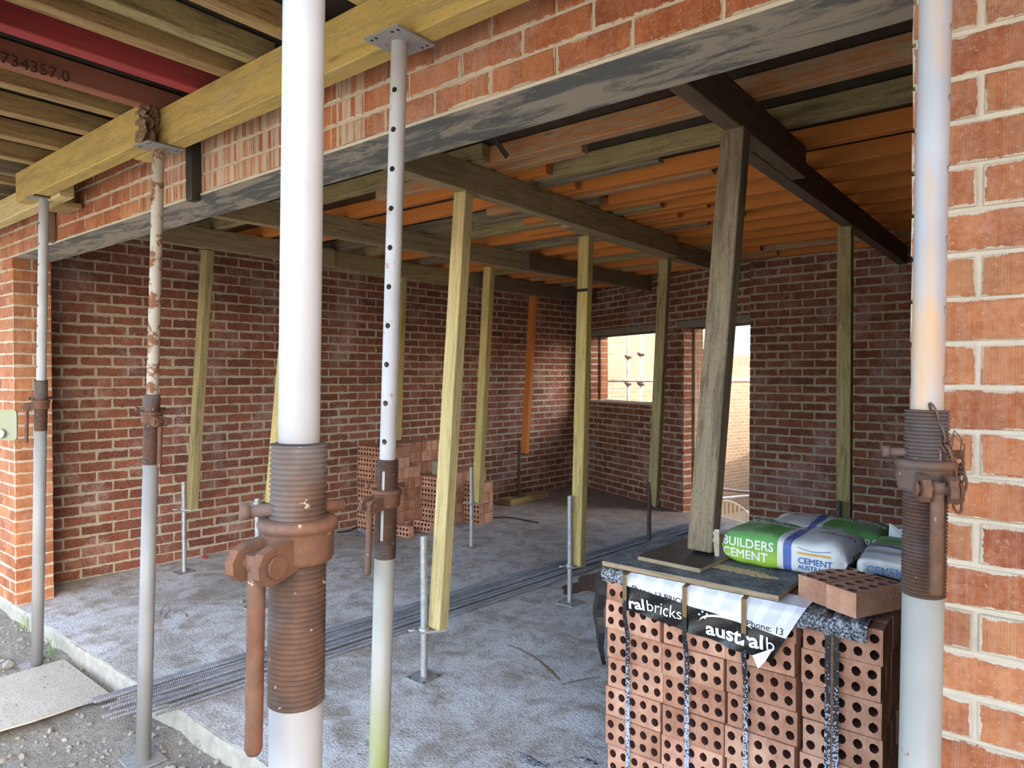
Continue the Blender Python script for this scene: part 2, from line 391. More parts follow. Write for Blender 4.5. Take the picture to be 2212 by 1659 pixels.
def m_dirt(name='dirt', a=(.36, .33, .27), b=(.48, .46, .41)):
    t = NT(name); P = t.pos(); n = t.noise(P, 2.2, 6, .7, .3); n2 = t.noise(P, 26, 6, .75); n3 = t.noise(P, 120, 3, .6)
    col = t.mix(t.ramp(n, [(.35, .0), (.68, 1.0)]), a, b); col = t.mix(t.ramp(n2, [(.4, .0), (.7, .7)]), col, (.17, .14, .10))
    col = t.mix(t.ramp(n3, [(.58, .0), (.7, .6)]), col, (.46, .45, .42))
    t.bump(t.math('ADD', n2, n3), .9, .03); return t.fin(col, .97, spec=.12)
M['dirt'] = m_dirt()
M['stone'] = m_simple('stone', (.33, .31, .27), .95, scale=8, c2=(.22, .20, .165), spec=.15)
M['concrete'] = m_simple('slab edge concrete', (.42, .395, .33), .95, scale=14, c2=(.30, .28, .23), bump=.5, spec=.15)

# ------------------------------------------------------------------ brick geometry
COURSE = 0.086
_bm_cache = {}
def brick_mb(mb, x0, x1, y0, y1, z0, z1, rnd=0.0, jit=.0015, rng=random, tilt=0.0):
    """one brick; the front is the y0 side; arrises chamfered on the front, uvs 0..1 on every side"""
    c = .0035
    j = lambda: rng.uniform(-jit, jit)
    B = [(x0+j(), y1, z0+j()), (x1+j(), y1, z0+j()), (x1+j(), y1, z1+j()), (x0+j(), y1, z1+j())]
    O = [(x0+j(), y0+c, z0+j()), (x1+j(), y0+c, z0+j()), (x1+j(), y0+c, z1+j()), (x0+j(), y0+c, z1+j())]
    I = [(x0+c+j(), y0+j()*.5, z0+c+j()), (x1-c+j(), y0+j()*.5, z0+c+j()), (x1-c+j(), y0+j()*.5, z1-c+j()), (x0+c+j(), y0+j()*.5, z1-c+j())]
    P = B+O+I
    F = [(8, 9, 10, 11)]; U = [[(.02, .05), (.98, .05), (.98, .95), (.02, .95)]]
    e = [(0, 0), (1, 0), (1, 1), (0, 1)]; i4 = [(.02, .05), (.98, .05), (.98, .95), (.02, .95)]
    for k in range(4):
        l = (k+1) % 4
        F.append((4+k, 4+l, 8+l, 8+k)); U.append([e[k], e[l], i4[l], i4[k]])
    # sides: bottom, right, top, left
    for k in range(4):
        l = (k+1) % 4
        F.append((k, l, 4+l, 4+k)); U.append([(0, 1), (1, 1), (1, 0), (0, 0)] if k % 2 == 0 else [(.55, 0), (.55, 1), (.02, 1), (.02, 0)][::1])
    F.append((3, 2, 1, 0)); U.append([(0, 1), (1, 1), (1, 0), (0, 0)])
    mb.idx(P, F, U, rnd=rnd)

def shared_brick(L, H, D, mat, variant):
    key = (round(L, 3), round(H, 3), round(D, 3), mat.name, variant)
    if key not in _bm_cache:
        mb = MB(); brick_mb(mb, -L/2, L/2, 0, D, -H/2, H/2, rng=random.Random(hash(key[:3])+variant*17))
        _bm_cache[key] = mb.mesh('brick', mat)
    return _bm_cache[key]

def wall_bricks(wall, pieces, mat, cap=300):
    """pieces: (x0,x1,y0,y1,z0,z1) in the wall's own frame; the ones showing largest become parts, the others one stuff part"""
    Mx = Matrix.Translation(wall.location) @ Matrix.Rotation(wall.rotation_euler.z, 4, 'Z')
    sc = []
    for p in pieces:
        w = Mx @ Vector(((p[0]+p[1])/2, p[2], (p[4]+p[5])/2)); x, y, d = proj(w)
        vis = d > .2 and -60 < x < 2270 and -60 < y < 1720
        sc.append(((1 if vis else 0), 1/max(d, .2), p))
    sc.sort(key=lambda a: (-a[0], -a[1]))
    rng = random.Random(len(pieces))
    for a in sc[:cap]:
        p = a[2]; L = p[1]-p[0]
        o = bpy.data.objects.new('brick', shared_brick(L, p[5]-p[4], p[3]-p[2], mat, rng.randrange(4)))
        link(o); o.parent = wall
        o.location = ((p[0]+p[1])/2, p[2]+rng.uniform(-.002, .0025), (p[4]+p[5])/2); o.rotation_euler = (rng.uniform(-.006, .006), rng.uniform(-.006, .006), rng.uniform(-.008, .008))
    rest = sc[cap:]
    if rest:
        mb = MB()
        for a in rest:
            p = a[2]; dy = rng.uniform(-.002, .0025); brick_mb(mb, p[0], p[1], p[2]+dy, p[3], p[4], p[5], rnd=rng.uniform(.01, .99), rng=rng)
        o = link(bpy.data.objects.new('brick_courses', mb.mesh('brick_courses', mat))); o.parent = wall; o['kind'] = 'stuff'

def course_pieces(length, z0, n, openings, depth=.10, shift=0.0, skip=None, joint=.010):
    out = []
    for c in range(n):
        za = z0+c*COURSE+joint/2; zb = za+COURSE-joint
        spans = [(0.0, length)]
        for (a, b, oz0, oz1) in openings:
            if zb > oz0+.02 and za < oz1-.02:
                ns = []
                for s0, s1 in spans:
                    if b <= s0 or a >= s1: ns.append((s0, s1)); continue
                    if a > s0: ns.append((s0, a))
                    if b < s1: ns.append((b, s1))
                spans = ns
        s = -.24 + (shift + (.12 if c % 2 else 0)) % .24
        while s < length:
            for s0, s1 in spans:
                a = max(s+joint/2, s0 if s0 == 0 else s0); b = min(s+.24-joint/2, s1)
                if b-a > .012: out.append((a, b, 0.0, depth, za, zb))
            s += .24
    return out

def wall_core(name, loc, ang, length, thick, zb, zt, openings, mat, inset=.006):
    xs = sorted({0.0, length, *[v for o in openings for v in (max(0, o[0]), min(length, o[1]))]})
    zs = sorted({zb, zt, *[max(zb, o[2]) for o in openings], *[min(zt, o[3]) for o in openings]})
    mb = MB()
    def full(i, k):
        if i < 0 or k < 0 or i >= len(xs)-1 or k >= len(zs)-1: return False
        x = (xs[i]+xs[i+1])/2; z = (zs[k]+zs[k+1])/2
        return not any(o[0] < x < o[1] and o[2] < z < o[3] for o in openings)
    e = .005
    for i in range(len(xs)-1):
        for k in range(len(zs)-1):
            if not full(i, k): continue
            x0 = xs[i]+(0 if full(i-1, k) else e); x1 = xs[i+1]-(0 if full(i+1, k) else e)
            z0 = zs[k]; z1 = zs[k+1]; y0 = inset; y1 = thick-inset
            q = lambda a, b, c, d: mb.poly([a, b, c, d])
            q((x0, y0, z0), (x1, y0, z0), (x1, y0, z1), (x0, y0, z1)); q((x1, y1, z0), (x0, y1, z0), (x0, y1, z1), (x1, y1, z1))
            if not full(i-1, k): q((x0, y1, z0), (x0, y0, z0), (x0, y0, z1), (x0, y1, z1))
            if not full(i+1, k): q((x1, y0, z0), (x1, y1, z0), (x1, y1, z1), (x1, y0, z1))
            if not full(i, k-1): q((x0, y1, z0), (x1, y1, z0), (x1, y0, z0), (x0, y0, z0))
            if not full(i, k+1): q((x0, y0, z1), (x1, y0, z1), (x1, y1, z1), (x0, y1, z1))
    o = link(bpy.data.objects.new(name, mb.mesh(name, mat))); o.location = loc; o.rotation_euler = (0, 0, ang); o['kind'] = 'structure'
    return o

# ------------------------------------------------------------------ room shell
FY = 1.58                                   # facade plane
OPL, OPR = -5.79, -0.227                    # garage opening
LINT_Z = 2.497
CEIL = 2.925
PL0 = Vector((-6.165, 1.83, 0)); PL1 = Vector((-5.600, 8.652, 0))      # left wall line
aL = math.atan2(PL1.y-PL0.y, PL1.x-PL0.x); LL = (PL1-PL0).length
PB1 = Vector((-2.50, 7.207, 0)); aB = math.atan2(PB1.y-PL1.y, PB1.x-PL1.x); LB = (PB1-PL1).length
PR0 = Vector((-2.50, 7.16, 0)); aR = math.radians(-1.8); LR = 3.75

# slab and grounds
mb = MB(); mb.prism([(-7.9, FY+.012), (1.6, FY+.012), (1.6, 7.35), (-2.35, 7.40), (-5.75, 9.02), (-7.9, 9.02)], -1.0, 0.0)
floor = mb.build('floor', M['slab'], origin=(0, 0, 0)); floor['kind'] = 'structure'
# ragged slab nosing
import mathutils
mb = MB(); rg = random.Random(4); prev = None; N = 260
for i in range(N+1):
    x = -7.9+9.5*i/N; y = FY-.004+mathutils.noise.noise(Vector((x*2.5, 0, 1)))*.012+rg.uniform(-.002, .002); d = .006+.008*mathutils.noise.noise(Vector((x*6, 3, 1))); prof = [(x, FY+.03, -.0005), (x, y+.012, -.001-d*.3), (x, y, -.010-d), (x, y-.004, -.3)]
    if prev:
        for k in range(3): mb.poly([prev[k], prev[k+1], prof[k+1], prof[k]])
    prev = prof
o = mb.build('slab_edge', M['concrete'], parent=floor, origin=(0, 0, 0))
# front ground, gently uneven
def ground_z(x, y):
    import mathutils
    v = mathutils.noise.noise(Vector((x*1.7, y*1.7, .3)))*.035 + mathutils.noise.noise(Vector((x*5.5, y*5.5, 2.3)))*.018 + mathutils.noise.noise(Vector((x*16, y*16, 5.3)))*.008
    edge = max(0, 1-abs(y-1.45)/.25)*.03
    return -.105+v+edge*(.5+mathutils.noise.noise(Vector((x*3, 0, 9))))
import mathutils
mb = MB(); nx, ny = 150, 60; X0, X1, Y0, Y1 = -7.5, 1.0, -1.6, 1.60
vv = []; ff = []; uu = []
for j in range(ny+1):
    for i in range(nx+1):
        x = X0+(X1-X0)*i/nx; y = Y0+(Y1-Y0)*j/ny; vv.append((x, y, ground_z(x, y)))
for j in range(ny):
    for i in range(nx):
        a = j*(nx+1)+i; ff.append((a, a+1, a+nx+2, a+nx+1)); uu.append([(0, 0)]*4)
mb.idx(vv, ff, uu, smooth=True)
# skirt out to the distance
R = 60
for q in ([(-R, -R), (R, -R), (R, Y0), (-R, Y0)], [(-R, Y0), (X0, Y0), (X0, Y1), (-R, Y1)], [(X1, Y0), (R, Y0), (R, Y1), (X1, Y1)], [(-R, Y1), (-7.9, Y1), (-7.9, 9), (-R, 9)]):
    mb.poly([(x, y, -.125) for x, y in q])
ground = mb.build('ground', M['dirt'], origin=(0, 0, 0)); ground['kind'] = 'structure'
M['yard'] = m_dirt('rear yard', (.28, .24, .18), (.36, .31, .24))
mb = MB(); [mb.poly([(-R, a, za), (R, a, za), (R, b, zb), (-R, b, zb)]) for a, b, za, zb in ((6.5, 10.8, -.95, -.95), (10.8, 12.2, -.95, -2.0), (12.2, 90, -2.0, -2.0))]
o = mb.build('ground_rear', M['yard'], origin=(0, 0, 0)); o['kind'] = 'structure'

# facade: piers and the brickwork over the opening
FX0 = -7.7
F_LEN = 9.1
fo = (OPL-FX0, OPR-FX0, -1, LINT_Z)
wf = wall_core('wall_front', (FX0, FY, 0), 0, F_LEN, .245, 0, CEIL, [fo], M['mortar'])
pcs = []
for c in range(34):
    za = c*COURSE+.005; zb = za+COURSE-.010
    if za < LINT_Z:
        for side in (0, 1):
            e = fo[side]; sg = -1 if side == 0 else 1; s = e
            lim = 0 if side == 0 else F_LEN
            first = True
            while (s > lim+.03 if side == 0 else s < lim-.03):
                if first and c % 2:
                    L = .108; y1 = .238
                else: L = .23; y1 = .11
                a, b = (max(lim, s-L), s) if side == 0 else (s, min(lim, s+L))
                if b-a > .03:
                    pcs.append((a, b, 0, y1, za, zb))
                    if first and not c % 2: pcs.append((a, b, .122, .238, za, zb))
                s += sg*(L+.011); first = False
    else:
        s = (.12 if c % 2 else 0)-.24
        while s < F_LEN:
            a, b = max(0, s+.005), min(F_LEN, s+.235)
            if b-a > .03: pcs.append((a, b, 0, .11, za+.003, zb+.003))
            s += .24
wall_bricks(wf, pcs, M['brick_out'])
# steel lintel plate under it
mb = MB(); mb.abox(OPL-.10, OPR+.10, FY-.004, FY+.25, LINT_Z-.010, LINT_Z+.001); mb.abox(OPL-.1, OPR+.1, FY+.24, FY+.25, LINT_Z, LINT_Z+.15)
mb.abox(OPL-.1, OPR+.1, FY-.007, FY-.004, LINT_Z-.012, LINT_Z-.002, mi=1)
o = mb.build('trim_1', [M['lint'], M['mortar']], origin=(OPL, FY, LINT_Z)); o['kind'] = 'structure'; o['label'] = 'wide grey galvanised steel lintel plate across the garage opening'

# left wall
wl = wall_core('wall_left', PL0, aL, LL+.30, .11, 0, CEIL, [], M['mortar_in'])
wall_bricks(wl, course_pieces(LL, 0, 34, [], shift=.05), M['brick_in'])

# rear wall with window and door
sB = lambda px: ((lambda P: (P-PL1).dot(Vector((math.cos(aB), math.sin(aB), 0))))((lambda r: CAM+r*(((PL1-CAM).dot(Vector((-math.sin(aB), math.cos(aB), 0))))/r.dot(Vector((-math.sin(aB), math.cos(aB), 0)))))(ray(px, 809))))
w0, w1, d0, d1 = sB(1276), sB(1428), sB(1477), LB-.01
WZ0, WZ1, DZ1 = 15*COURSE-.008, 2.207, 2.207
ops = [(w0, w1, WZ0, WZ1), (d0, d1+.4, -.01, DZ1)]
print('B wall', LB, w0, w1, d0, d1)
wbk = wall_core('wall_back', PL1, aB, LB, .13, 0, CEIL, ops, M['mortar_in'])
_sh = max((k*.01 for k in range(24)), key=lambda s_: min(min((e_-s_) % .12, .12-(e_-s_) % .12) for e_ in (w0, w1, d0)))
pcs = course_pieces(LB, 0, 34, ops, depth=.125, shift=_sh)
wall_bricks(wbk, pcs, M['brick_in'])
# outer leaf of the same wall, seen at the jambs across the cavity
wbo = wall_core('wall_back_outer', PL1+Vector((-math.sin(aB), math.cos(aB), 0))*.175, aB, LB, .13, -.95, CEIL, ops, M['mortar'])
pcs = []
for c in range(int(DZ1/COURSE)+1):
    za = c*COURSE+.005; zb = za+COURSE-.01
    for e, sg in ((w0, -1), (w1, 1), (d0, -1)):
        if e in (w0, w1) and not (WZ0-.01 < za < WZ1): continue
        L = .23 if c % 2 else .11
        a, b = (e-L, e) if sg < 0 else (e, e+L)
        pcs.append((max(.005, a), b, 0, .127, za, zb))
wall_bricks(wbo, pcs, M['brick_out'])
# lintels over window and door, window sill
nB = Vector((-math.sin(aB), math.cos(aB), 0)); tB = Vector((math.cos(aB), math.sin(aB), 0))
M['lint_back'] = m_simple('concrete lintel', (.23, .215, .18), .9, scale=10, c2=(.32, .30, .25))
for nm, a, b, z in (('trim_2', w0-.02, w1+.1, WZ1), ('trim_3', d0-.12, d1, DZ1)):
    mb = MB(); c = PL1+tB*((a+b)/2)+nB*.150+Vector((0, 0, z+.042)); mb.box(c, tB*((b-a)/2), nB*.157, (0, 0, .042))
    o = mb.build(nm, M['lint_back']); o['kind'] = 'structure'
mb = MB(); c = PL1+tB*((w0+w1)/2)+nB*.148+Vector((0, 0, WZ0-.012)); mb.box(c, tB*((w1-w0)/2+.0), nB*.16, (0, 0, .012))
o = mb.build('trim_4', M['mortar']); o['kind'] = 'structure'; o['label'] = 'mortar bed along the sill of the window opening'
# rear right wall
wr = wall_core('wall_back_right', PR0, aR, LR, .11, 0, CEIL, [], M['mortar_in'])
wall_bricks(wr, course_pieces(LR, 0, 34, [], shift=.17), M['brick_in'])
# right side wall, never seen from the photograph's place: coursed by its material
def m_coursed(name, c1, c2, mort, sx=.24, sz=.086, axis='Y'):
    t = NT(name); P = t.pos(); x, y, z = t.sep(P); b = t.n('TexBrick'); t.set(b.inputs['Vector'], t.comb(y if axis == 'Y' else x, z, 0.0))
    b.inputs['Scale'].default_value = 1.0; b.inputs['Brick Width'].default_value = sx; b.inputs['Row Height'].default_value = sz
    b.inputs['Mortar Size'].default_value = .007; b.inputs['Bias'].default_value = 0.0
    b.inputs['Color1'].default_value = (*c1, 1); b.inputs['Color2'].default_value = (*c2, 1); b.inputs['Mortar'].default_value = (*mort, 1)
    n = t.noise(P, 9, 5, .7); col = t.mix(t.math('MULTIPLY', n, .5), b.outputs[0], tuple(k*.5 for k in c1))
    t.bump(t.math('SUBTRACT', n, b.outputs[1]), .5, .01); return t.fin(col, .92, spec=.2)
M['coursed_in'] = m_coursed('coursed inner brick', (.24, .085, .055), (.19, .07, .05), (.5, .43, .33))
M['coursed_out'] = m_coursed('coursed facade brick', (.50, .19, .08), (.56, .24, .11), (.62, .54, .41))
mb = MB(); mb.abox(1.15, 1.26, FY+.2, 8.9, 0, CEIL)
o = mb.build('wall_right', M['coursed_in']); o['kind'] = 'structure'
# added sun blocker beyond the frame on the right; shades the forecourt
mb = MB(); mb.abox(2.3, 2.55, -.75, FY+.1, -.15, 3.7)
o = mb.build('wall_sun_blocker', M['coursed_out']); o['kind'] = 'structure'
# unseen wall added beside the yard to cut its sky light
mb = MB(); mb.abox(-2.25, -2.0, 8.9, 26, -2.0, 2.4)
o = mb.build('wall_sky_blocker', M['coursed_out']); o['kind'] = 'structure'
# left flank behind the pier, closes the corner
mb = MB(); mb.abox(-7.7, -6.05, FY+.12, FY+.27, 0, CEIL)
o = mb.build('wall_nib', M['coursed_in']); o['kind'] = 'structure'

# black formply ceilings: over the garage and over the front deck
mb = MB(); mb.abox(-7.7, 1.4, FY+.25, 9.0, CEIL, CEIL+.02); mb.abox(-7.9, 1.6, FY-.0, 9.1, CEIL+.02, CEIL+.22)
o = mb.build('ceiling', M['formply'], origin=(0, 0, CEIL)); o['kind'] = 'structure'; o['label'] = 'black formply ceiling over the garage joists'

# ------------------------------------------------------------------ timber
def timber(name, p0, p1, w, h, mat, label=None, cat=None, group=None, up=(0, 0, 1), bevel=.004, parent=None):
    mb = MB(); mb.beam(p0, p1, w, h, up)
    o = mb.build(name, mat, parent=parent, bevel=bevel)
    return tag(o, label, cat, group)

JZ0, JZ1 = 2.83, CEIL
BH = .17
# --- front deck: sheet, joists, bearers
mb = MB(); mb.abox(-7.7, 1.6, -.40, FY+.0, CEIL, CEIL+.02); mb.abox(-7.7, 1.6, -.40, FY-.0, CEIL+.02, CEIL+.2)
o = mb.build('ceiling_deck', M['formply'], origin=(0, 0, CEIL)); o['kind'] = 'structure'; o['label'] = 'black formply deck sheeting over the front joists'
G = 'deck joists over the front bearer'
dj = [(-1.72, 'pine'), (-2.11, 'brown'), (-2.36, 'pine_old'), (-2.56, 'brown'), (-2.79, 'red'), (-3.115, 'maroon'), (-3.36, 'brown'), (-3.71, 'brown'), (-4.06, 'brown'), (-4.45, 'brown'), (-4.82, 'grey_wood'), (-5.05, 'brown'), (-5.4, 'grey_wood'), (-5.8, 'brown'), (-6.2, 'brown'), (-1.35, 'brown'), (-.95, 'pine'), (-.55, 'brown'), (-.15, 'brown'), (.25, 'pine'), (.65, 'brown')]
dlab = {'pine_old': 'olive pine deck joist', 'pine': 'yellow pine deck joist', 'brown': 'brown timber deck joist', 'grey_wood': 'weathered grey brown deck joist',
        'red': 'bright red painted deck joist above the front bearer', 'maroon': 'maroon brown deck joist with stencilled number beside the red joist'}
mar = None; rg = random.Random(5)
ORD = ['first', 'second', 'third', 'fourth', 'fifth', 'sixth', 'seventh', 'eighth', 'ninth', 'tenth', 'eleventh', 'twelfth', 'thirteenth', 'fourteenth', 'fifteenth', 'sixteenth', 'seventeenth', 'eighteenth']
_so = sorted(q for q, _ in dj)
for x, k in dj:
    e = 1.50+rg.uniform(-.02, .03)
    o = timber('deck_joist', (x, -.38, (JZ0+JZ1)/2), (x+rg.uniform(-.02, .02), e, (JZ0+JZ1)/2+rg.uniform(-.003, .0)), .068, JZ1-JZ0-.004, M[k], dlab[k] if k in ('red', 'maroon') else dlab[k]+', %s from the red joist towards the %s' % ((ORD[abs(_so.index(x)-_so.index(-2.79))-1]), 'far pier' if x < -2.79 else 'chained prop'), 'joist', G)
    if k == 'maroon': mar = o
def text_mesh(body, size, extr=.0005, bold=0.0, font=None):
    cu = bpy.data.curves.new('t', 'FONT'); cu.body = body; cu.size = 1.0; cu.extrude = extr/size; cu.offset = 0.0 if 'M' in body else bold/size; cu.resolution_u = 3
    ob = bpy.data.objects.new('t', cu); COL.objects.link(ob)
    dg = bpy.context.evaluated_depsgraph_get(); me = bpy.data.meshes.new_from_object(ob.evaluated_get(dg))
    bpy.data.objects.remove(ob, do_unlink=True); me.transform(Matrix.Scale(size, 4))
    if 'M' in body and bold:                      # curve offset spoils the M: thicken with shifted copies instead
        bm = bmesh.new()
        for dx, dy in ((-bold, 0), (bold, 0), (0, bold), (0, -bold)):
            m2 = me.copy(); m2.transform(Matrix.Translation((dx, dy, 0))); bm.from_mesh(m2); bpy.data.meshes.remove(m2)
        bm.to_mesh(me); bm.free()
    return me
def text_obj(name, body, size, mat, Mx, parent, bold=0.0, extr=.0004, fn=None, label=None):
    """Mx places the text plane (x right, y up); fn optionally moves each world point onto a surface"""
    me = text_mesh(body, size, extr, bold)
    pv = parent.matrix_world.inverted() if False else None
    for v in me.vertices:
        p = Mx @ v.co
        if fn: p = fn(v.co, p)
        v.co = p - Vector(parent.location)
    me.materials.clear(); me.materials.append(mat); me.update()
    o = link(bpy.data.objects.new(name, me)); o.parent = parent
    if label: o['label'] = label
    return o
M['ink'] = m_simple('stencil ink', (.05, .03, .025), .9)
# stencilled number on the right side face of the maroon joist
xs = -3.115+.068/2+.0015
Mx = Matrix.Translation((xs, .60, JZ0+.030)) @ Matrix(((0, 0, 1, 0), (1, 0, 0, 0), (0, 1, 0, 0), (0, 0, 0, 1)))
def on_x(px, py, x):
    r = ray(px, py); return CAM + r*(x/r.x)
p = on_x(-22, 128, xs); Mx.translation = p; Mx = Mx @ Matrix.Scale(1.0, 4)
text_obj('stencilled_number', '4734357.0', .062, M['ink'], Mx, mar)

# bearers under the deck joists
bz = JZ0-BH/2
b1 = timber('bearer', (-4.74, 1.352, bz), (on_y(338, 250, 1.39).x, 1.352, bz), .075, BH, M['yellow'], 'yellow front bearer with a torn broken end', 'bearer')
xe = on_y(338, 250, 1.39).x
# torn end: a ragged cluster
mb = MB(); rg = random.Random(8); n = 9
grid = []
for a in range(n+1):
    row = []
    for b in range(n+1):
        y = 1.3145+.075*a/n; z = bz-BH/2+BH*b/n; d = .0 if a in (0, n) or b in (0, n) else rg.uniform(-.0, .06)
        row.append((xe-.004+d+(rg.uniform(0, .035) if d == 0 else 0), y+rg.uniform(-.004, .004), z+rg.uniform(-.004, .004)))
    grid.append(row)
for a in range(n):
    for b in range(n): mb.poly([grid[a][b], grid[a+1][b], grid[a+1][b+1], grid[a][b+1]], [(.01*a, .02*b), (.01*a+.01, .02*b), (.01*a+.01, .02*b+.02), (.01*a, .02*b+.02)])
for ring in ([grid[a][0] for a in range(n+1)], [grid[a][n] for a in range(n+1)], [grid[0][b] for b in range(n+1)], [grid[n][b] for b in range(n+1)]):
    for q0, q1 in zip(ring, ring[1:]): mb.poly([(xe-.03, q0[1], q0[2]), (xe-.03, q1[1], q1[2]), q1, q0])
M['torn'] = m_simple('torn wood', (.30, .20, .10), .95, scale=60, c2=(.10, .05, .03), bump=.8)
mb.build('torn_end', M['torn'], parent=b1)
timber('bearer', (on_y(352, 250, 1.43).x-.22, 1.432, bz), (1.3, 1.432, bz), .075, BH, M['yellow'], 'long yellow front bearer running above the brick lintel', 'bearer')
timber('bearer', (-7.4, 1.432, bz-.03), (-4.30, 1.432, bz-.03), .075, BH-.03, M['pine_pale'], 'pale bare front bearer running on behind the yellow ones', 'bearer')
timber('bearer', (-7.4, .47, bz), (1.3, .47, bz), .075, BH, M['yellow'], 'yellow bearer on the tall white prop under the deck joists', 'bearer')

# --- garage bearers (depth direction); bottom at IB
IB = 2.665; IZ = IB+.08
def bearer(label, p0, p1, mat, dz=0.0):
    return timber('bearer', (p0[0], p0[1], IZ+dz), (p1[0], p1[1], IZ+dz), .075, .16, M[mat], label, 'bearer', None)
bearer('dark stained bearer carried by the post on the brick pack', (-1.0375, 1.87), (-1.0375, 3.68), 'dark_wood')
bearer('dark bearer running to the rear wall, lapped beside the shorter one', (-1.115, 3.10), (-1.09, 7.12), 'dark_wood')
bearer('weathered bearer over the two pale pine posts', (-2.555, 1.87), (-2.555, 5.45), 'weathered')
bearer('dark weathered bearer lapped at the end and running to the door', (-2.632, 3.9), (-2.60, 7.05), 'weathered')
dirC = lambda y: -4.225+(y-1.9)*.055
bearer('grey brown bearer over the post behind the white prop', (dirC(1.87), 1.87), (dirC(5.85), 5.85), 'weathered')
bearer('dark bearer ending short of the window wall', (dirC(5.2)+.077, 5.2), (dirC(7.5)+.077, 7.5), 'dark_wood')
dirD = lambda y: -5.335+(y-2.4)*.034
bearer('weathered bearer close along the long brick wall', (dirD(1.87), 1.87), (dirD(3.95), 3.95), 'weathered')
bearer('greenish bearer in the run along the long brick wall', (dirD(3.4)-.077, 3.4), (dirD(6.4)-.077, 6.4), 'pine_old')
bearer('dark bearer in the run nearest the window corner', (dirD(5.9), 5.9), (dirD(8.3), 8.3), 'dark_wood')
# painted ends
M['bluegrey'] = m_simple('blue end paint', (.035, .06, .085), .7)
def end_patch(p, w, d):
    pass

# --- garage joists (across)
GR = 'orange joists inside the garage'; rg = random.Random(21)
lab = {'orange': 'orange painted garage joist', 'orange_worn': 'flaking orange garage joist', 'pine_old': 'mouldy greenish garage joist',
       'grey_wood': 'grey weathered garage joist', 'pine': 'yellow pine garage joist'}
jr = [(2.92, 'orange_worn'), (3.34, 'pine_old'), (3.72, 'orange'), (4.12, 'orange'), (4.48, 'orange'), (4.84, 'orange'), (5.20, 'orange'), (5.55, 'orange'), (5.90, 'orange'), (6.25, 'orange'), (6.60, 'orange_worn'), (6.95, 'orange')]
jl = [(1.99, 'orange'), (2.24, 'pine_old'), (2.50, 'orange_worn'), (2.84, 'pine_old'), (3.26, 'orange'), (3.64, 'orange'), (4.04, 'grey_wood'), (4.40, 'pine_old'), (4.76, 'orange'), (5.12, 'grey_wood'), (5.47, 'orange'), (5.82, 'orange'), (6.17, 'pine_old'), (6.52, 'orange'), (6.87, 'orange_worn'), (7.2, 'orange'), (7.55, 'grey_wood'), (7.9, 'orange')]
jm = [(3.06, 'orange_worn'), (3.46, 'grey_wood'), (3.84, 'orange_worn'), (4.24, 'orange'), (4.60, 'orange'), (5.0, 'orange')]
GZ = (2.825+CEIL)/2; GH = CEIL-2.825-.003
def joist(x0, x1, y, k, n, side, h=GH):
    timber('joist', (x0, y, GZ+(GH-h)/2), (x1, y+rg.uniform(-.01, .01), GZ+(GH-h)/2), .066, h, M[k], '%s, %s from the steel lintel %s' % (lab[k], ORD[n], side), 'joist', GR)
for n_, (y, k) in enumerate(jr): joist(-2.45+rg.uniform(-.2, .1), 1.1, y, k, n_, 'above the brick pack')
for n_, (y, k) in enumerate(jl):
    xr = -2.35+rg.uniform(-.15, .25)
    if y > 7.1: xr = -2.75
    if y > 7.5: xr = -3.6
    if y > 7.8: xr = -4.3
    joist(-6.0+(y-1.9)*.08, xr, y, k, n_, 'on the long wall side')
for n_, (y, k) in enumerate(jm): joist(-3.3+rg.uniform(-.3, .3), -1.7+rg.uniform(-.3, .3), y, k, n_, 'among the short lapped ones')
# black strip hanging by the first joist
timber('plywood_offcut', (on_z(1062, 296, 2.90).x, on_z(1062, 296, 2.90).y, 2.915), (on_z(1096, 340, 2.80).x, on_z(1096, 340, 2.80).y, 2.80), .05, .012, M['formply'], 'small black plywood offcut hanging beside the garage joist', 'plywood')

# --- black strip and pale block on the facade
P = on_y(424, 380, FY-.012)
mb = MB(); mb.beam((P.x, FY-.026, 2.46), (P.x, FY-.026, 2.79), .055, .045, up=(0, 1, 0))
o = mb.build('timber_packer', M['formply'], bevel=.003); tag(o, 'black painted timber packer standing against the brick lintel', 'timber')
P = on_y(113, 480, FY-.015)
mb = MB(); mb.beam((P.x, FY-.028, 2.49), (P.x, FY-.028, 2.745), .05, .05, up=(0, 1, 0))
o = mb.build('timber_packer', M['grey_wood'], bevel=.003); tag(o, 'pale grey timber packer under the bearer end', 'timber')
P = on_y(135, 412, 1.50)
mb = MB(); mb.abox(P.x-.11, P.x+.11, 1.45, 1.565, 2.628, 2.658)
o = mb.build('timber_packer', M['brown'], bevel=.003); tag(o, 'small brown timber packer beside the end prop plate', 'timber')

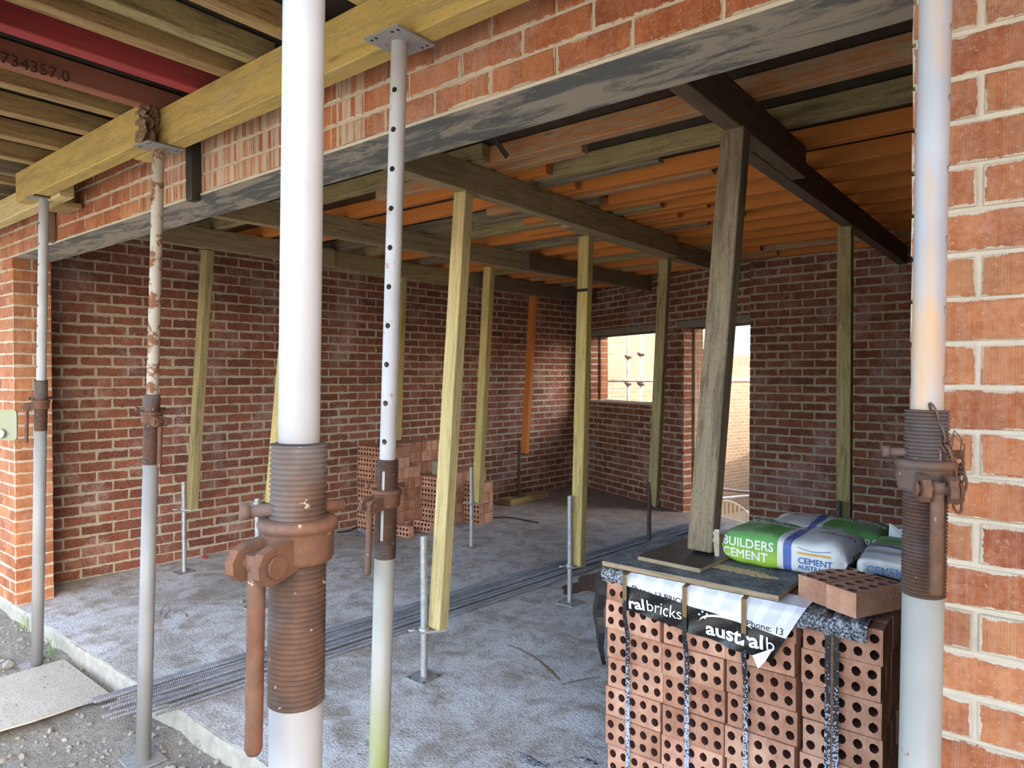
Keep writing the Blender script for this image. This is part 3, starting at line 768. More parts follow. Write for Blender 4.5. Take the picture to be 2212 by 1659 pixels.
# --- posts and screw jacks
def thread_prof(r0, r1, z0, z1, pitch):
    pr = []; z = z0
    while z < z1:
        pr += [(r0, z), (r1, z+pitch*.35), (r1, z+pitch*.6)]; z += pitch
    pr.append((r0, z1)); return pr
def jack(base, height, znut, label, mat='galv', lug=(1, 0), plate=True, group=None):
    e = empty('screw_jack', base, label, 'jack', group)
    mb = MB(); mb.lathe([(0, .004), (.019, .004)]+thread_prof(.0175, .0195, .006, height, .008)+[(.0175, height), (.012, height), (.012, height-.05), (0, height-.05)], seg=12)
    mb.build('threaded_rod', M[mat], parent=e, origin=(0, 0, 0))
    if plate:
        mb = MB(); mb.abox(-.075, .075, -.075, .075, 0, .006)
        for sx in (-1, 1):
            for sy in (-1, 1): mb.lathe([(.0, .0075), (.007, .0075), (.007, .005)], 8, (sx*.055, sy*.055, 0), mi=1)
        mb.build('base_plate', [M['galv'] if mat == 'galv' else M['rod_dark'], M['black_matt']], parent=e, origin=(0, 0, 0))
    mb = MB(); l = Vector((lug[0], lug[1], 0)).normalized()
    mb.lathe([(.018, -.014), (.029, -.014), (.029, .014), (.018, .014)], 12, (0, 0, znut))
    mb.box(l*.055+Vector((0, 0, znut-.006)), l*.06, Vector((-l.y, l.x, 0))*.03, (0, 0, .006))
    mb.tube([-l*.03+Vector((0, 0, znut)), -l*.085+Vector((0, 0, znut+.004))], .007, 8)
    mb.build('jack_nut', M['galv'] if mat == 'galv' else M['rod_dark'], parent=e, origin=(0, 0, 0))
    return e
def post(pt, pb, mat, label, w=.09, d=.07):
    """leaning timber post between a top and a bottom point, broad face to the front"""
    pt, pb = Vector(pt), Vector(pb); ax = (pt-pb).normalized(); side = Vector((1, 0, 0)); side = (side-ax*side.dot(ax)).normalized(); fr = ax.cross(side)
    mb = MB(); l = (pt-pb).length; mb.box((pt+pb)/2, ax*(l/2), side*(w/2), fr*(d/2))
    return tag(mb.build('timber_post', mat, bevel=.004, origin=pb), label, 'post')
def post_px(top, bot, jk, mat, label, jlabel, rodtop, jmat='galv', w=.09, topz=IB, zj=0.0, nut=None):
    """top/bot pixel of the post's centre line, jk pixel of the jack's foot"""
    J = on_z(jk[0], jk[1], zj); d = (J-CAM).dot(_fw)
    T = on_z(top[0], top[1], topz)
    B = at_d(bot[0], bot[1], d+.02)
    po = post(T, B, M[mat], label, w)
    ht = (at_d(jk[0], rodtop, d)-J).z
    lug = (B-J); lug = (lug.x, lug.y)
    jack(J, ht, B.z-J.z-.002, jlabel, jmat, lug)
    return T, B, J, po
post_px((449, 540), (414, 1098), (398, 1236), 'pine_old', 'yellow green post nearest the front pier along the brick wall', 'screw jack under the post nearest the front pier', 1040)
post_px((640, 505), (588, 1086), (557, 1312), 'pine', 'pine post standing behind the thick white prop', 'screw jack partly hidden behind the thick white prop', 1076)
post_px((1002, 417), (946, 1356), (916, 1463), 'pine_pale', 'pale pine post leaning beside the perforated white prop', 'galvanised screw jack standing in front of the steel bars', 1157)
post_px((1057, 577), (1031, 1084), (1018, 1181), 'pine', 'slim pine post behind the big pale leaning post', 'galvanised screw jack by the stacked bricks', 1008)
PLK = .075
post_px((1152, 640), (1133, 980), (1120, 1072), 'orange', 'orange painted post before the window corner', 'dark screw jack on a timber sole plank', 955, 'rod', zj=PLK, w=.085) if False else None
T = on_z(1152, 640, IB); J = on_z(1121, 1071, PLK); dJ = (J-CAM).dot(_fw); B = at_d(1134, 979, dJ+.02)
post(T, B, M['orange'], 'orange painted post before the window corner', .085)
M['rod_dark2'] = M['rod_dark']
jack(J, (at_d(1120, 952, dJ)-J).z, B.z-J.z-.002, 'dark screw jack standing on a timber sole plank', 'rod_dark', (B.x-J.x, B.y-J.y))
a = on_z(1084, 1092, .0); b = on_z(1168, 1074, .0)
timber('sole_plank', (a.x, a.y+.05, PLK/2), (b.x, b.y+.05, PLK/2), .22, PLK-.002, M['brown'], 'brown timber sole plank on the floor under a screw jack', 'plank')
PF = post_px((1266, 511), (1248, 1220), (1231, 1302), 'pine', 'pine post with a black band mark near its top', 'screw jack beside the steel bars and brick pack', 1070)
post_px((1437, 560), (1411, 1092), (1402, 1196), 'pine_old', 'greenish pine post between window and door', 'dark screw jack between window and door', 1040, 'rod_dark')
T = on_z(1826, 491, IB); B = at_d(1823, 1210, (T-CAM).dot(_fw)); J = Vector((B.x-.015, B.y-.085, 0))
post(T, B, M['pine_old'], 'greenish post standing behind the cement bags', .09)
jack(J, .80, B.z-.002, 'dark screw jack behind the cement bags', 'rod_dark', (0, 1))
# post on the brick pack
PACK_TOP = .90
T = on_z(1590, 284, IB); B = on_z(1518, 1189, .968)
post(T, B, M['grey_wood'], 'weathered grey post standing on the brick pack', .098, .08)
# post half hidden behind the perforated prop, on the rear brick stack
T = on_z(869, 601, IB); B = Vector((T.x-.08, T.y-.02, .965))
post(T, B, M['pine'], 'pine post almost hidden behind the perforated prop', .085)
# black band on the pine post
T, B, J, po = PF; f_ = .165; c_ = T+(B-T)*f_; mb = MB(); mb.box(c_+Vector((0, -.0355, 0)), (.046, 0, 0), (0, .0012, 0), (0, 0, .011)); mb.build('band_mark', M['black_matt'], parent=po)

# ------------------------------------------------------------------ adjustable steel props
def boolean_cut(mb, cutter, mat):
    def tmp(b):
        m = b.mesh('tmp', mat); bm = bmesh.new(); bm.from_mesh(m); bmesh.ops.remove_doubles(bm, verts=bm.verts, dist=1e-6); bmesh.ops.recalc_face_normals(bm, faces=bm.faces); bm.to_mesh(m); bm.free()
        o = bpy.data.objects.new('tmp', m); COL.objects.link(o); return o
    a, c = tmp(mb), tmp(cutter)
    md = a.modifiers.new('b', 'BOOLEAN'); md.operation = 'DIFFERENCE'; md.object = c; md.solver = 'EXACT'; md.use_self = True
    dg = bpy.context.evaluated_depsgraph_get(); me = bpy.data.meshes.new_from_object(a.evaluated_get(dg))
    bpy.data.objects.remove(a, do_unlink=True); bpy.data.objects.remove(c, do_unlink=True)
    me.materials.clear(); me.materials.append(mat); return me
def cyl(mb, p, d, r, l, seg=16):
    d = Vector(d).normalized(); mb.tube([Vector(p)-d*l/2, Vector(p)+d*l/2], r, seg, True, smooth=False)
RO, RI = .0315, .0245
def prop(base, top, zt, zs, zc, label, m_in, m_out, hinge, pin, holes=None, hole0=.0, plate=True, slot=None, handle=.21, m_thr='rust_dark', split=None, foot=.0, hs=.117):
    """base/top world points; zt,zs thread top/bottom, zc collar height (world z); hinge, pin, holes: azimuths in degrees"""
    base, top = Vector(base), Vector(top); ax = (top-base); L = ax.length; ax.normalize()
    q = Vector((0, 0, 1)).rotation_difference(ax)
    e = empty('adjustable_prop', base, label, 'prop', 'steel props under the front deck', q.to_euler())
    z = lambda w: (w-base.z)/ax.z
    Z = Vector((0, 0, 0))
    def child(name, mb, mat, bevel=0):
        return mb.build(name, mat, parent=e, origin=Z, bevel=bevel)
    vw = Vector((base.x, base.y, 0)).normalized(); r0 = math.degrees(math.atan2(-vw.x, vw.y))     # azimuth of image right at this prop
    def az(a): return Vector((math.cos(math.radians(a+r0)), math.sin(math.radians(a+r0)), 0))
    # foot plate and outer tube
    mb = MB(); mb.abox(-.075, .075, -.075, .075, 0, .006); child('base_plate', mb, M['galv'])
    mb = MB(); mb.lathe([(RO-.0035, .004), (RO, .004), (RO, z(zs)), (RO-.0035, z(zs)), (RO-.0035, .004)], 32); child('outer_tube', mb, M[m_out])
    # thread with slot
    pr = thread_prof(RO-.001, RO+.0022, z(zs), z(zt)-.004, .0062)
    pr = pr+[(RO-.0055, z(zt)), (RO-.0055, z(zs))]+[pr[0]]
    mb = MB(); mb.lathe(pr, 36)
    if slot is not None:
        cu = MB(); d = az(slot); s = Vector((-d.y, d.x, 0)); zz = (z(zs)+z(zt))/2
        cu.box(Vector((0, 0, zz+.012)), d*.08, s*.0062, (0, 0, (z(zt)-z(zs))/2-.045))
        me = boolean_cut(mb, cu, M[m_thr]); o = link(bpy.data.objects.new('threaded_sleeve', me)); o.parent = e
        for p_ in me.polygons: p_.use_smooth = False
    else: child('threaded_sleeve', mb, M[m_thr])
    # inner tube with pin holes
    z0 = z(zs)-.02
    mb = MB(); mb.lathe([(RI-.0032, z0), (RI, z0), (RI, L-.006), (RI-.0032, L-.006), (RI-.0032, z0)], 40)
    if holes is not None:
        cu = MB(); d = az(holes); zz = z(zt)+.02+hole0
        while zz < L-.06:
            cyl(cu, (0, 0, zz), d, .0085, .09); zz += hs
        me = boolean_cut(mb, cu, M[m_in]); o = link(bpy.data.objects.new('inner_tube', me)); o.parent = e
        for p_ in me.polygons: p_.use_smooth = abs(p_.normal.z) < .3 and p_.area > 1e-6
        for p_ in me.polygons: p_.use_smooth = False
        try:
            me.set_sharp_from_angle(angle=math.radians(25)); [setattr(p_, 'use_smooth', True) for p_ in me.polygons]
        except Exception: pass
    else: child('inner_tube', mb, M[m_in])
    if plate:
        mb = MB(); mb.abox(-.075, .075, -.075, .075, L-.006, L)
        for sx in (-1, 1):
            for sy in (-1, 1):
                for w in (.058, .035): mb.lathe([(.0, L-.0068), (.0052, L-.0068), (.0052, L-.0055)][::-1], 8, (sx*w, sy*.058 if w > .05 else sy*.06, 0), mi=1)
        child('top_plate', mb, [M['paint_grey'], M['black_matt']])
    # collar nut: ring, fork ears, hinge bolt, drop handle
    c = z(zc)
    mb = MB(); mb.lathe([(RO-.001, -.028), (RO+.008, -.028), (RO+.011, -.020), (RO+.011, .010), (RO+.016, .014), (RO+.016, .022), (RO+.010, .026), (RO-.001, .026), (RO-.001, -.028)], 32, (0, 0, c))
    h = az(hinge); s = Vector((-h.y, h.x, 0)); hp = h*(RO+.034)+Vector((0, 0, c-.016))
    for sd in (-1, 1):
        o2 = [(-.045, .024), (.0, .021), (.014, .016), (.022, .004), (.021, -.010), (.010, -.020), (-.006, -.021), (-.030, -.016), (-.045, -.012)]
        A = [hp+h*a+Vector((0, 0, b))+s*(sd*.013) for a, b in o2]; B = [p_+s*(sd*.012) for p_ in A]
        if sd < 0: A, B = B, A
        mb.poly(list(reversed(A))); mb.poly(B)
        for i in range(len(A)):
            j = (i+1) % len(A); mb.poly([A[i], A[j], B[j], B[i]])
    col = child('collar_nut', mb, M['rust'], bevel=.0025)
    mb = MB(); mb.tube([hp-s*.030, hp+s*.030], .009, 12); mb.tube([hp-s*.032, hp-s*.029], .013, 12); mb.tube([hp+s*.029, hp+s*.032], .013, 12); b_ = mb.build('hinge_bolt', M['rust'], parent=col, origin=Z)
    mb = MB(); mb.tube([hp+Vector((0, 0, .012)), hp+Vector((0, 0, -.005))], [.0115, .0125], 14); mb.tube([hp+Vector((0, 0, -.003)), hp-Vector((0, 0, .02)), hp+h*.002-Vector((0, 0, handle-.006)), hp+h*.002-Vector((0, 0, handle))], [.0105, .0098, .0098, .007], 14)
    mb.build('handle', M['rust'], parent=col, origin=Z)
    # pin
    pd = az(pin); mb = MB(); mb.tube([pd*-.062+Vector((0, 0, c+.036)), pd*.055+Vector((0, 0, c+.036))], .0075, 12); mb.tube([pd*-.066+Vector((0, 0, c+.036)), pd*-.056+Vector((0, 0, c+.036))], .010, 12)
    child('locking_pin', mb, M['rust'])
    return e
cr_az = math.degrees(math.atan2(_cr.y, _cr.x))         # azimuth of "image right"
def row_pt(px, py, y): return on_y(px, py, y)
BT = JZ0-BH                                             # underside of bearers
# far end prop
gz = -.10
b = on_z(80, 1438, gz); t = row_pt(95, 420, 1.385); t.z = BT
prop(b, t, 1.625, 1.33, 1.485, 'grey prop at the far end of the opening beside the brick pier', 'paint_white', 'paint_grey', 180, 15, holes=198, hole0=.06)
# second, brown stained
b = on_z(309, 1642, gz); t = row_pt(343, 322, 1.39); t.z = BT
prop(b, t, 1.57, 1.256, 1.468, 'prop with brown rusty tube below the torn beam end', 'paint_rusty', 'paint_grey', 300, 10, holes=196, hole0=.02)
# perforated white prop
b = on_y(818, 1659, 1.385); t = row_pt(863, 96, 1.40); dirp = (t-b); b = b+dirp*((gz-b.z)/dirp.z); t = b+dirp*((BT-b.z)/dirp.z)
prop(b, t, 1.40, 1.095, 1.283, 'white prop with a row of holes and green moss low down', 'paint_holed', 'paint_mossy', 222, 10, holes=240, hole0=.035, slot=245)
# near thick white prop
b = at_d(638, 1659, .83); t = at_d(657, 0, .815); dirp = (t-b); b = b+dirp*((gz-b.z)/dirp.z); t = b+dirp*((BT-b.z)/dirp.z)
prop(b, t, 1.578, 1.262, 1.462, 'tall white prop with a big rusty collar under the rear bearer', 'paint_white', 'paint_grey', 226, 8, handle=.215)
# prop beside the right pier
b = on_y(1986, 1659, 1.335); t = on_y(2021, 0, 1.35); dirp = (t-b); b = b+dirp*((gz-b.z)/dirp.z); t = b+dirp*((2.80-b.z)/dirp.z); t = b+dirp*((BT-b.z)/dirp.z)
p5 = prop(b, t, 1.60, 1.285, 1.49, 'orange stained prop with hanging chain beside the brick pier', 'paint_orange', 'paint_mossy', 284, 12, holes=348, hole0=.03, slot=318, handle=.17)
# chain on it
mb = MB()
def link_ring(mb, c, a, b_, r=.0022, l=.016, w=.007):
    pts = []
    for k in range(13):
        an = 2*math.pi*k/12; pts.append(Vector(c)+Vector(a)*(math.cos(an)*l)+Vector(b_)*(math.sin(an)*w))
    mb.tube(pts, r, 6, False)
pc = Matrix.Rotation(0, 3, 'Z')
P0 = at_d(2018, 890, 1.13); path = [(2018, 890), (2028, 912), (2034, 935), (2041, 958), (2049, 980), (2056, 1002), (2060, 1024), (2062, 1046), (2064, 1068), (2068, 1088)]
for i, (x, y) in enumerate(path):
    p_ = at_d(x, y, 1.125+.004*(i % 2)); n_ = at_d(*path[min(i+1, len(path)-1)], 1.125) - at_d(*path[max(0, i-1)], 1.125); n_.normalize()
    sd_ = _cr if i % 2 else _cw; sd_ = (sd_-n_*sd_.dot(n_)).normalized(); link_ring(mb, p_, n_, sd_)
for i, (x, y) in enumerate([(2076, 1066), (2079, 1044), (2077, 1022), (2072, 1000)]):
    p_ = at_d(x, y, 1.135); n_ = _up; link_ring(mb, p_, n_, _cr if i % 2 else _cw)
Mi = p5.matrix_world
inv = (Matrix.Translation(p5.location) @ p5.rotation_euler.to_matrix().to_4x4()).inverted()
mb.xform(inv); mb.build('chain', M['rust'], parent=p5, origin=(0, 0, 0))
# wire loops twisted round the pins
def wire(px, d, name, parent, r=.0011, mat='rust'):
    mb = MB(); pts = [at_d(x, y, d+dd) for x, y, dd in px]; inv = (Matrix.Translation(parent.location) @ parent.rotation_euler.to_matrix().to_4x4()).inverted()
    mb.tube(pts, r, 6); mb.xform(inv); return mb.build(name, M[mat], parent=parent, origin=(0, 0, 0))
wire([(2050, 960, 0), (2062, 930, -.01), (2078, 950, .0), (2074, 985, .01), (2055, 975, .0), (2060, 940, .0), (2084, 962, 0), (2080, 1000, 0)], 1.12, 'tie_wire', p5, .0012)
# prop just outside the frame whose bracing plate reaches into view
b = Vector((-2.30, .47, gz)); t = Vector((-2.29, .47, BT))
p0 = prop(b, t, 1.57, 1.26, 1.44, 'prop with a flat greenish bracing plate at waist height', 'paint_white', 'paint_grey', 150, 10)
M['brace'] = m_simple('greenish plate', (.30, .31, .25), .32, .75, scale=8, c2=(.26, .30, .15), bump=.05)
mb = MB(); A = at_d(-150, 918, 1.76); Bp = at_d(36, 918, 1.76); uv_ = (Bp-A).normalized(); out = []
L_ = (Bp-A).length; hh = 33*1.76/FPX
rr = .008; outl = [(0, -hh), (L_-rr, -hh), (L_-rr*.3, -hh+rr*.3), (L_, -hh+rr), (L_, hh-rr), (L_-rr*.3, hh-rr*.3), (L_-rr, hh), (0, hh)]
nrm = uv_.cross(Vector((0, 0, 1)))
F_ = [A+uv_*a+Vector((0, 0, c_)) for a, c_ in outl]; Bk = [p_-nrm*.004 for p_ in F_]
mb.poly(F_); mb.poly(list(reversed(Bk)))
for i in range(len(F_)):
    j = (i+1) % len(F_); mb.poly([F_[j], F_[i], Bk[i], Bk[j]])
inv = (Matrix.Translation(p0.location) @ p0.rotation_euler.to_matrix().to_4x4()).inverted()
cpl = at_d(0, 937, 1.755)
mb2 = MB(); mb2.tube([cpl+nrm*.004, cpl-nrm*.002], .012, 16); mb2.xform(inv)
mb.xform(inv); bp = mb.build('bracing_plate', M['brace'], parent=p0, origin=(0, 0, 0)); mb2.build('bolt_head', M['galv'], parent=bp, origin=(0, 0, 0))

# ------------------------------------------------------------------ cored bricks
def cored_brick_mesh(variant=0):
    """bed face with ten holes looks to -y; 230 x 76 x 110"""
    rg = random.Random(100+variant); mb = MB(); L, H, D = .228, .109, .076; nx, nz = 5, 2; cw, ch = L/nx, H/nz; seg = 8
    for i in range(nx):
        for k in range(nz):
            x0 = -L/2+i*cw; z0 = -H/2+k*ch; cx = x0+cw/2+rg.uniform(-.001, .001); cz = z0+ch/2+(.003 if k == 0 else -.003)+rg.uniform(-.001, .001); r = .0138
            sq = []
            for a in range(seg):
                an = math.pi/4*a; c, s = math.cos(an), math.sin(an); m = max(abs(c), abs(s)); sq.append((x0+cw/2+c/m*cw/2, z0+ch/2+s/m*ch/2))
            ci = [(cx+math.cos(math.pi/4*a)*r*rg.uniform(.93, 1.07), cz+math.sin(math.pi/4*a)*r*1.12*rg.uniform(.94, 1.06)) for a in range(seg)]
            for a in range(seg):
                b = (a+1) % seg; uvf = lambda p: (.02+.96*(p[0]+L/2)/L, .05+.9*(p[1]+H/2)/H)
                mb.poly([(sq[a][0], 0, sq[a][1]), (sq[b][0], 0, sq[b][1]), (ci[b][0], 0, ci[b][1]), (ci[a][0], 0, ci[a][1])][::1], [uvf(sq[a]), uvf(sq[b]), uvf(ci[b]), uvf(ci[a])])
                mb.poly([(ci[a][0], 0, ci[a][1]), (ci[b][0], 0, ci[b][1]), (ci[b][0], .055, ci[b][1]), (ci[a][0], .055, ci[a][1])], mi=1)
            mb.poly([(c[0], .055, c[1]) for c in ci], mi=1)
    x, z = L/2, H/2; e = [(0, 0), (1, 0), (1, 1), (0, 1)]
    mb.poly([(-x, 0, z), (x, 0, z), (x, D, z), (-x, D, z)], [(0.02, .05), (.98, .05), (.98, .95), (.02, .95)])
    mb.poly([(-x, D, -z), (x, D, -z), (x, 0, -z), (-x, 0, -z)], e)
    mb.poly([(x, 0, -z), (x, D, -z), (x, D, z), (x, 0, z)], [(.03, .06), (.5, .06), (.5, .94), (.03, .94)])
    mb.poly([(-x, D, -z), (-x, 0, -z), (-x, 0, z), (-x, D, z)], [(.03, .06), (.5, .06), (.5, .94), (.03, .94)])
    mb.poly([(x, D, -z), (-x, D, -z), (-x, D, z), (x, D, z)], e)
    me = mb.mesh('brick', [M['brick_new'], M['brick_core']])
    bm = bmesh.new(); bm.from_mesh(me); bmesh.ops.remove_doubles(bm, verts=bm.verts, dist=1e-5); bmesh.ops.recalc_face_normals(bm, faces=bm.faces); bm.to_mesh(me); bm.free()
    return me
CB = [cored_brick_mesh(i) for i in range(3)]
def put_brick(parent, loc, rot=(0, 0, 0), rng=random, name='brick'):
    o = link(bpy.data.objects.new(name, rng.choice(CB))); o.location = loc; o.rotation_euler = rot
    if parent is not None: o.parent = parent
    return o

# ------------------------------------------------------------------ front brick pack
PX0, PY0 = -1.343, 2.272
pk = empty('brick_pack', (PX0, PY0, 0), 'strapped pack of new cored orange bricks by the right pier', 'brick pack')
rg = random.Random(3); ROWS = 8; rh = .1115
colx = [.0, .236, .472, .716]
for r in range(ROWS):
    for c in range(4):
        for j in range(11):
            if not (j == 0 or c == 3 or r == ROWS-1): continue
            if c == 3 and r == ROWS-1 and j > 8: continue
            sh = rg.uniform(-.004, .004); dz = -.012 if c == 3 else 0
            ry = (.0 if j == 0 else rg.uniform(0, .003))
            put_brick(pk, (colx[c]+.115+sh+(.006 if r % 3 == 1 else 0), j*.0785+rg.uniform(-.004, .004)+(.01 if c == 3 else 0), .012+rh*r+rh/2+dz), (rg.uniform(-.01, .01), rg.uniform(-.006, .006), rg.uniform(-.012, .012)+ry), rg)
mb = MB(); mb.abox(PX0-.01+.03, PX0+.93, PY0+.09, PY0+.84, 0, .80); mb.build('pack_core', M['brick_core'], parent=pk)
# straps
def m_strap():
    t = NT('speckled strap'); P = t.pos(); n = t.noise(P, 170, 3, .6); z = t.sep(P)[2]
    lo = t.ramp(z, [(.35, 1.0), (.78, .0)])
    thr = t.math('ADD', t.math('MULTIPLY', lo, .22), -.10)
    m = t.math('MULTIPLY', t.math('SUBTRACT', t.math('ADD', n, thr), .53), 22.0, clamp=True)
    return t.fin(t.mix(m, (.010, .010, .011), (.44, .47, .54)), .45, 0, .5)
M['strap'] = m_strap()
M['strap_tan'] = m_simple('bare strap', (.23, .155, .07), .4, .3)
TOPZ = .012+rh*ROWS
# plastic wrap hanging over the front top edge
SX0, SX1 = -1.243, -.606
def sheet(s, t):
    """s 0..1 along, t 0..1 down"""
    x = SX0+(SX1-.105*t-SX0)*s
    zt = TOPZ+.013; zb = .782-.058*s
    z = zt+(zb-zt)*t
    y = PY0-.006-.022*min(1, t*6)**.5 - .012*t*math.sin(s*17+1)*.4 - .006*math.sin(t*9+s*23)*t - .018*max(0, s-.75)*t*4*.5
    return Vector((x, y, z))
for px in (1357, 1485, 1612):
    X = on_y(px, 1300, PY0-.012).x; mb = MB()
    sfr = (X+1.243)/.637; yy = min(sheet(sfr, q/10).y for q in range(11))-.003; zt_ = TOPZ-.085-.03*sfr; zl_ = .775-.058*sfr
    pts = [(PY0+.3, TOPZ+.0165), (PY0+.01, TOPZ+.0165), (yy, TOPZ+.010), (yy, zt_)]
    for (y0, z0), (y1, z1) in zip(pts, pts[1:]): mb.poly([(X-.0085, y0, z0), (X+.0085, y0, z0), (X+.0085, y1, z1), (X-.0085, y1, z1)][::-1])
    mb.build('strap_top', M['strap_tan'], parent=pk)
    mb = MB(); mb.box((X, yy, (zt_+zl_)/2-.006), (.0085, 0, 0), (0, .0008, 0), (0, 0, (zt_-zl_)/2+.006)); mb.beam((X, yy, zl_-.010), (X, PY0-.0145, zl_-.10), .017, .0016, up=(0, 1, 0)); mb.box((X, PY0-.0145, (zl_-.095)/2), (.0085, 0, 0), (0, .0008, 0), (0, 0, (zl_-.095)/2)); mb.build('strap', M['strap'], parent=pk)
for px in (1788, 1806):
    X = on_y(px, 1380, PY0-.012).x; mb = MB(); mb.box((X, PY0-.010, TOPZ/2+.002), (.0085, 0, 0), (0, .001, 0), (0, 0, TOPZ/2)); mb.box((X, PY0+.15, TOPZ+.004), (0, .16, 0), (.0085, 0, 0), (0, 0, .001)); mb.build('strap', M['strap'], parent=pk)
def m_wrap():
    t = NT('printed wrap'); u, v, _ = t.sep(t.uv())
    cut = t.math('ADD', .34, t.math('MULTIPLY', u, .20))
    blk = t.math('GREATER_THAN', v, cut)
    line = t.math('GREATER_THAN', t.math('SINE', t.math('MULTIPLY', v, 230.0)), .1)
    word = t.math('GREATER_THAN', t.noise(t.comb(t.math('MULTIPLY', u, 170.0), t.math('FLOOR', t.math('MULTIPLY', v, 36.6)), 0.0), 1.0, 1), .42)
    blockm = t.math('GREATER_THAN', t.math('SINE', t.math('MULTIPLY', u, 52.0)), -.35)
    zone = t.math('LESS_THAN', v, t.math('SUBTRACT', cut, .12))
    ink = t.math('MULTIPLY', t.math('MULTIPLY', t.math('MULTIPLY', line, word), t.math('MULTIPLY', blockm, zone)), .55)
    white = t.mix(ink, (.74, .75, .80), (.30, .31, .36))
    sp = t.ramp(t.noise(t.pos(), 260, 2), [(.70, .0), (.73, 1.0)])
    black = t.mix(sp, (.012, .012, .012), (.5, .5, .5))
    t.bump(t.noise(t.pos(), 18, 3), .3, .01)
    return t.fin(t.mix(blk, white, black), .22, 0, .5)
M['wrap'] = m_wrap(); M['white_ink'] = m_simple('white print', (.85, .85, .86), .4, var=.05, bump=0); M['black_ink'] = m_simple('black print', (.03, .03, .035), .5, var=.05, bump=0)
mb = MB(); n1, n2 = 48, 14; vv = []; ff = []; uu = []
for j in range(n2+1):
    for i in range(n1+1): vv.append(sheet(i/n1, j/n2))
for j in range(n2):
    for i in range(n1):
        a = j*(n1+1)+i; ff.append((a, a+n1+1, a+n1+2, a+1)); uu.append([(i/n1, j/n2), (i/n1, (j+1)/n2), ((i+1)/n1, (j+1)/n2), ((i+1)/n1, j/n2)])
mb.idx(vv, ff, uu, smooth=True)
# back over the top of the pack
for i in range(n1): mb.poly([sheet(i/n1, 0), sheet((i+1)/n1, 0), sheet((i+1)/n1, 0)+Vector((0, .10, .004)), sheet(i/n1, 0)+Vector((0, .10, .004))], [(i/n1, 0)]*4)
wrap = mb.build('plastic_wrap', M['wrap'], parent=pk)
# curled white corner
mb = MB(); tip = sheet(1, 1); 
q = [tip+Vector((-.055, -.004, .012)), tip+Vector((.012, -.004, .052)), tip+Vector((-.006, -.022, .012)), tip+Vector((-.032, -.016, -.022))]
mb.poly(q, smooth=True); mb.build('folded_corner', M['white_ink'], parent=pk)
bv = BVHTree.FromPolygons([tuple(v) for v in vv], ff)
def on_sheet(co, p):
    h = bv.ray_cast(Vector((p.x, PY0-.3, p.z)), Vector((0, 1, 0)))
    y = h[0].y if h[0] is not None else PY0-.03
    return Vector((p.x, y-.0018-co.z, p.z))
def sheet_text(body, size, x, z, mat, slope=0.0, bold=0.0, sx=1.0):
    c, s = math.cos(slope), math.sin(slope)
    Mx = Matrix(((c*sx, -s, 0, x), (0, 0, 0, 0), (s*sx, c, 0, z), (0, 0, 0, 1)))
    me = text_mesh(body, size, .0, bold)
    bm = bmesh.new(); bm.from_mesh(me); bmesh.ops.triangulate(bm, faces=bm.faces); bmesh.ops.subdivide_edges(bm, edges=[e for e in bm.edges if e.calc_length() > .02], cuts=2); bm.to_mesh(me); bm.free()
    for v in me.vertices: v.co = on_sheet(v.co, Mx @ v.co) - Vector(pk.location)
    me.materials.clear(); me.materials.append(mat); o = link(bpy.data.objects.new('lettering', me)); o.parent = wrap; o.location = (0, 0, 0)
    return o
sheet_text('ral', .060, -1.226, .792, M['white_ink'], .03, .0016)
sheet_text('bricks', .060, -1.160, .794, M['white_ink'], .0, .0)
sheet_text('austral', .066, -.930, .764, M['white_ink'], -.02, .0018, 1.12)
sheet_text('b', .066, -.728, .760, M['white_ink'], -.02, .0, .95)
sheet_text('Phone: 13', .030, -.790, .826, M['black_ink'], -.03, .0002)
sheet_text('Phone: 13 BRICK', .030, -1.218, .858, M['black_ink'], -.06, .0002)
# arc and stars over the word
mb = MB(); pts = []
for k in range(15):
    f = k/14; an = math.pi*(.98-.80*f); x = -.855+.10*math.cos(an)*1.0+.0; z = .802+.034*math.sin(an); pts.append((x, z, .0015+.0022*math.sin(math.pi*min(1, f*1.3+.05))))
for (x0, z0, w0_), (x1, z1, w1_) in zip(pts, pts[1:]):
    q = [Vector((x0, 0, z0-w0_)), Vector((x1, 0, z1-w1_)), Vector((x1, 0, z1+w1_)), Vector((x0, 0, z0+w0_))]; mb.poly([on_sheet(Vector((0, 0, 0)), p_) for p_ in q])
for (x, z) in ((-.955, .826), (-.943, .838), (-.928, .832), (-.935, .818)):
    pp = []
    for k in range(12):
        an = math.pi*k/6; r_ = .0056 if k % 2 == 0 else .0026; pp.append(on_sheet(Vector((0, 0, 0)), Vector((x+r_*math.sin(an), 0, z+r_*math.cos(an)))))
    mb.poly(pp)
mb.build('printed_emblem', M['white_ink'], parent=wrap, origin=pk.location)
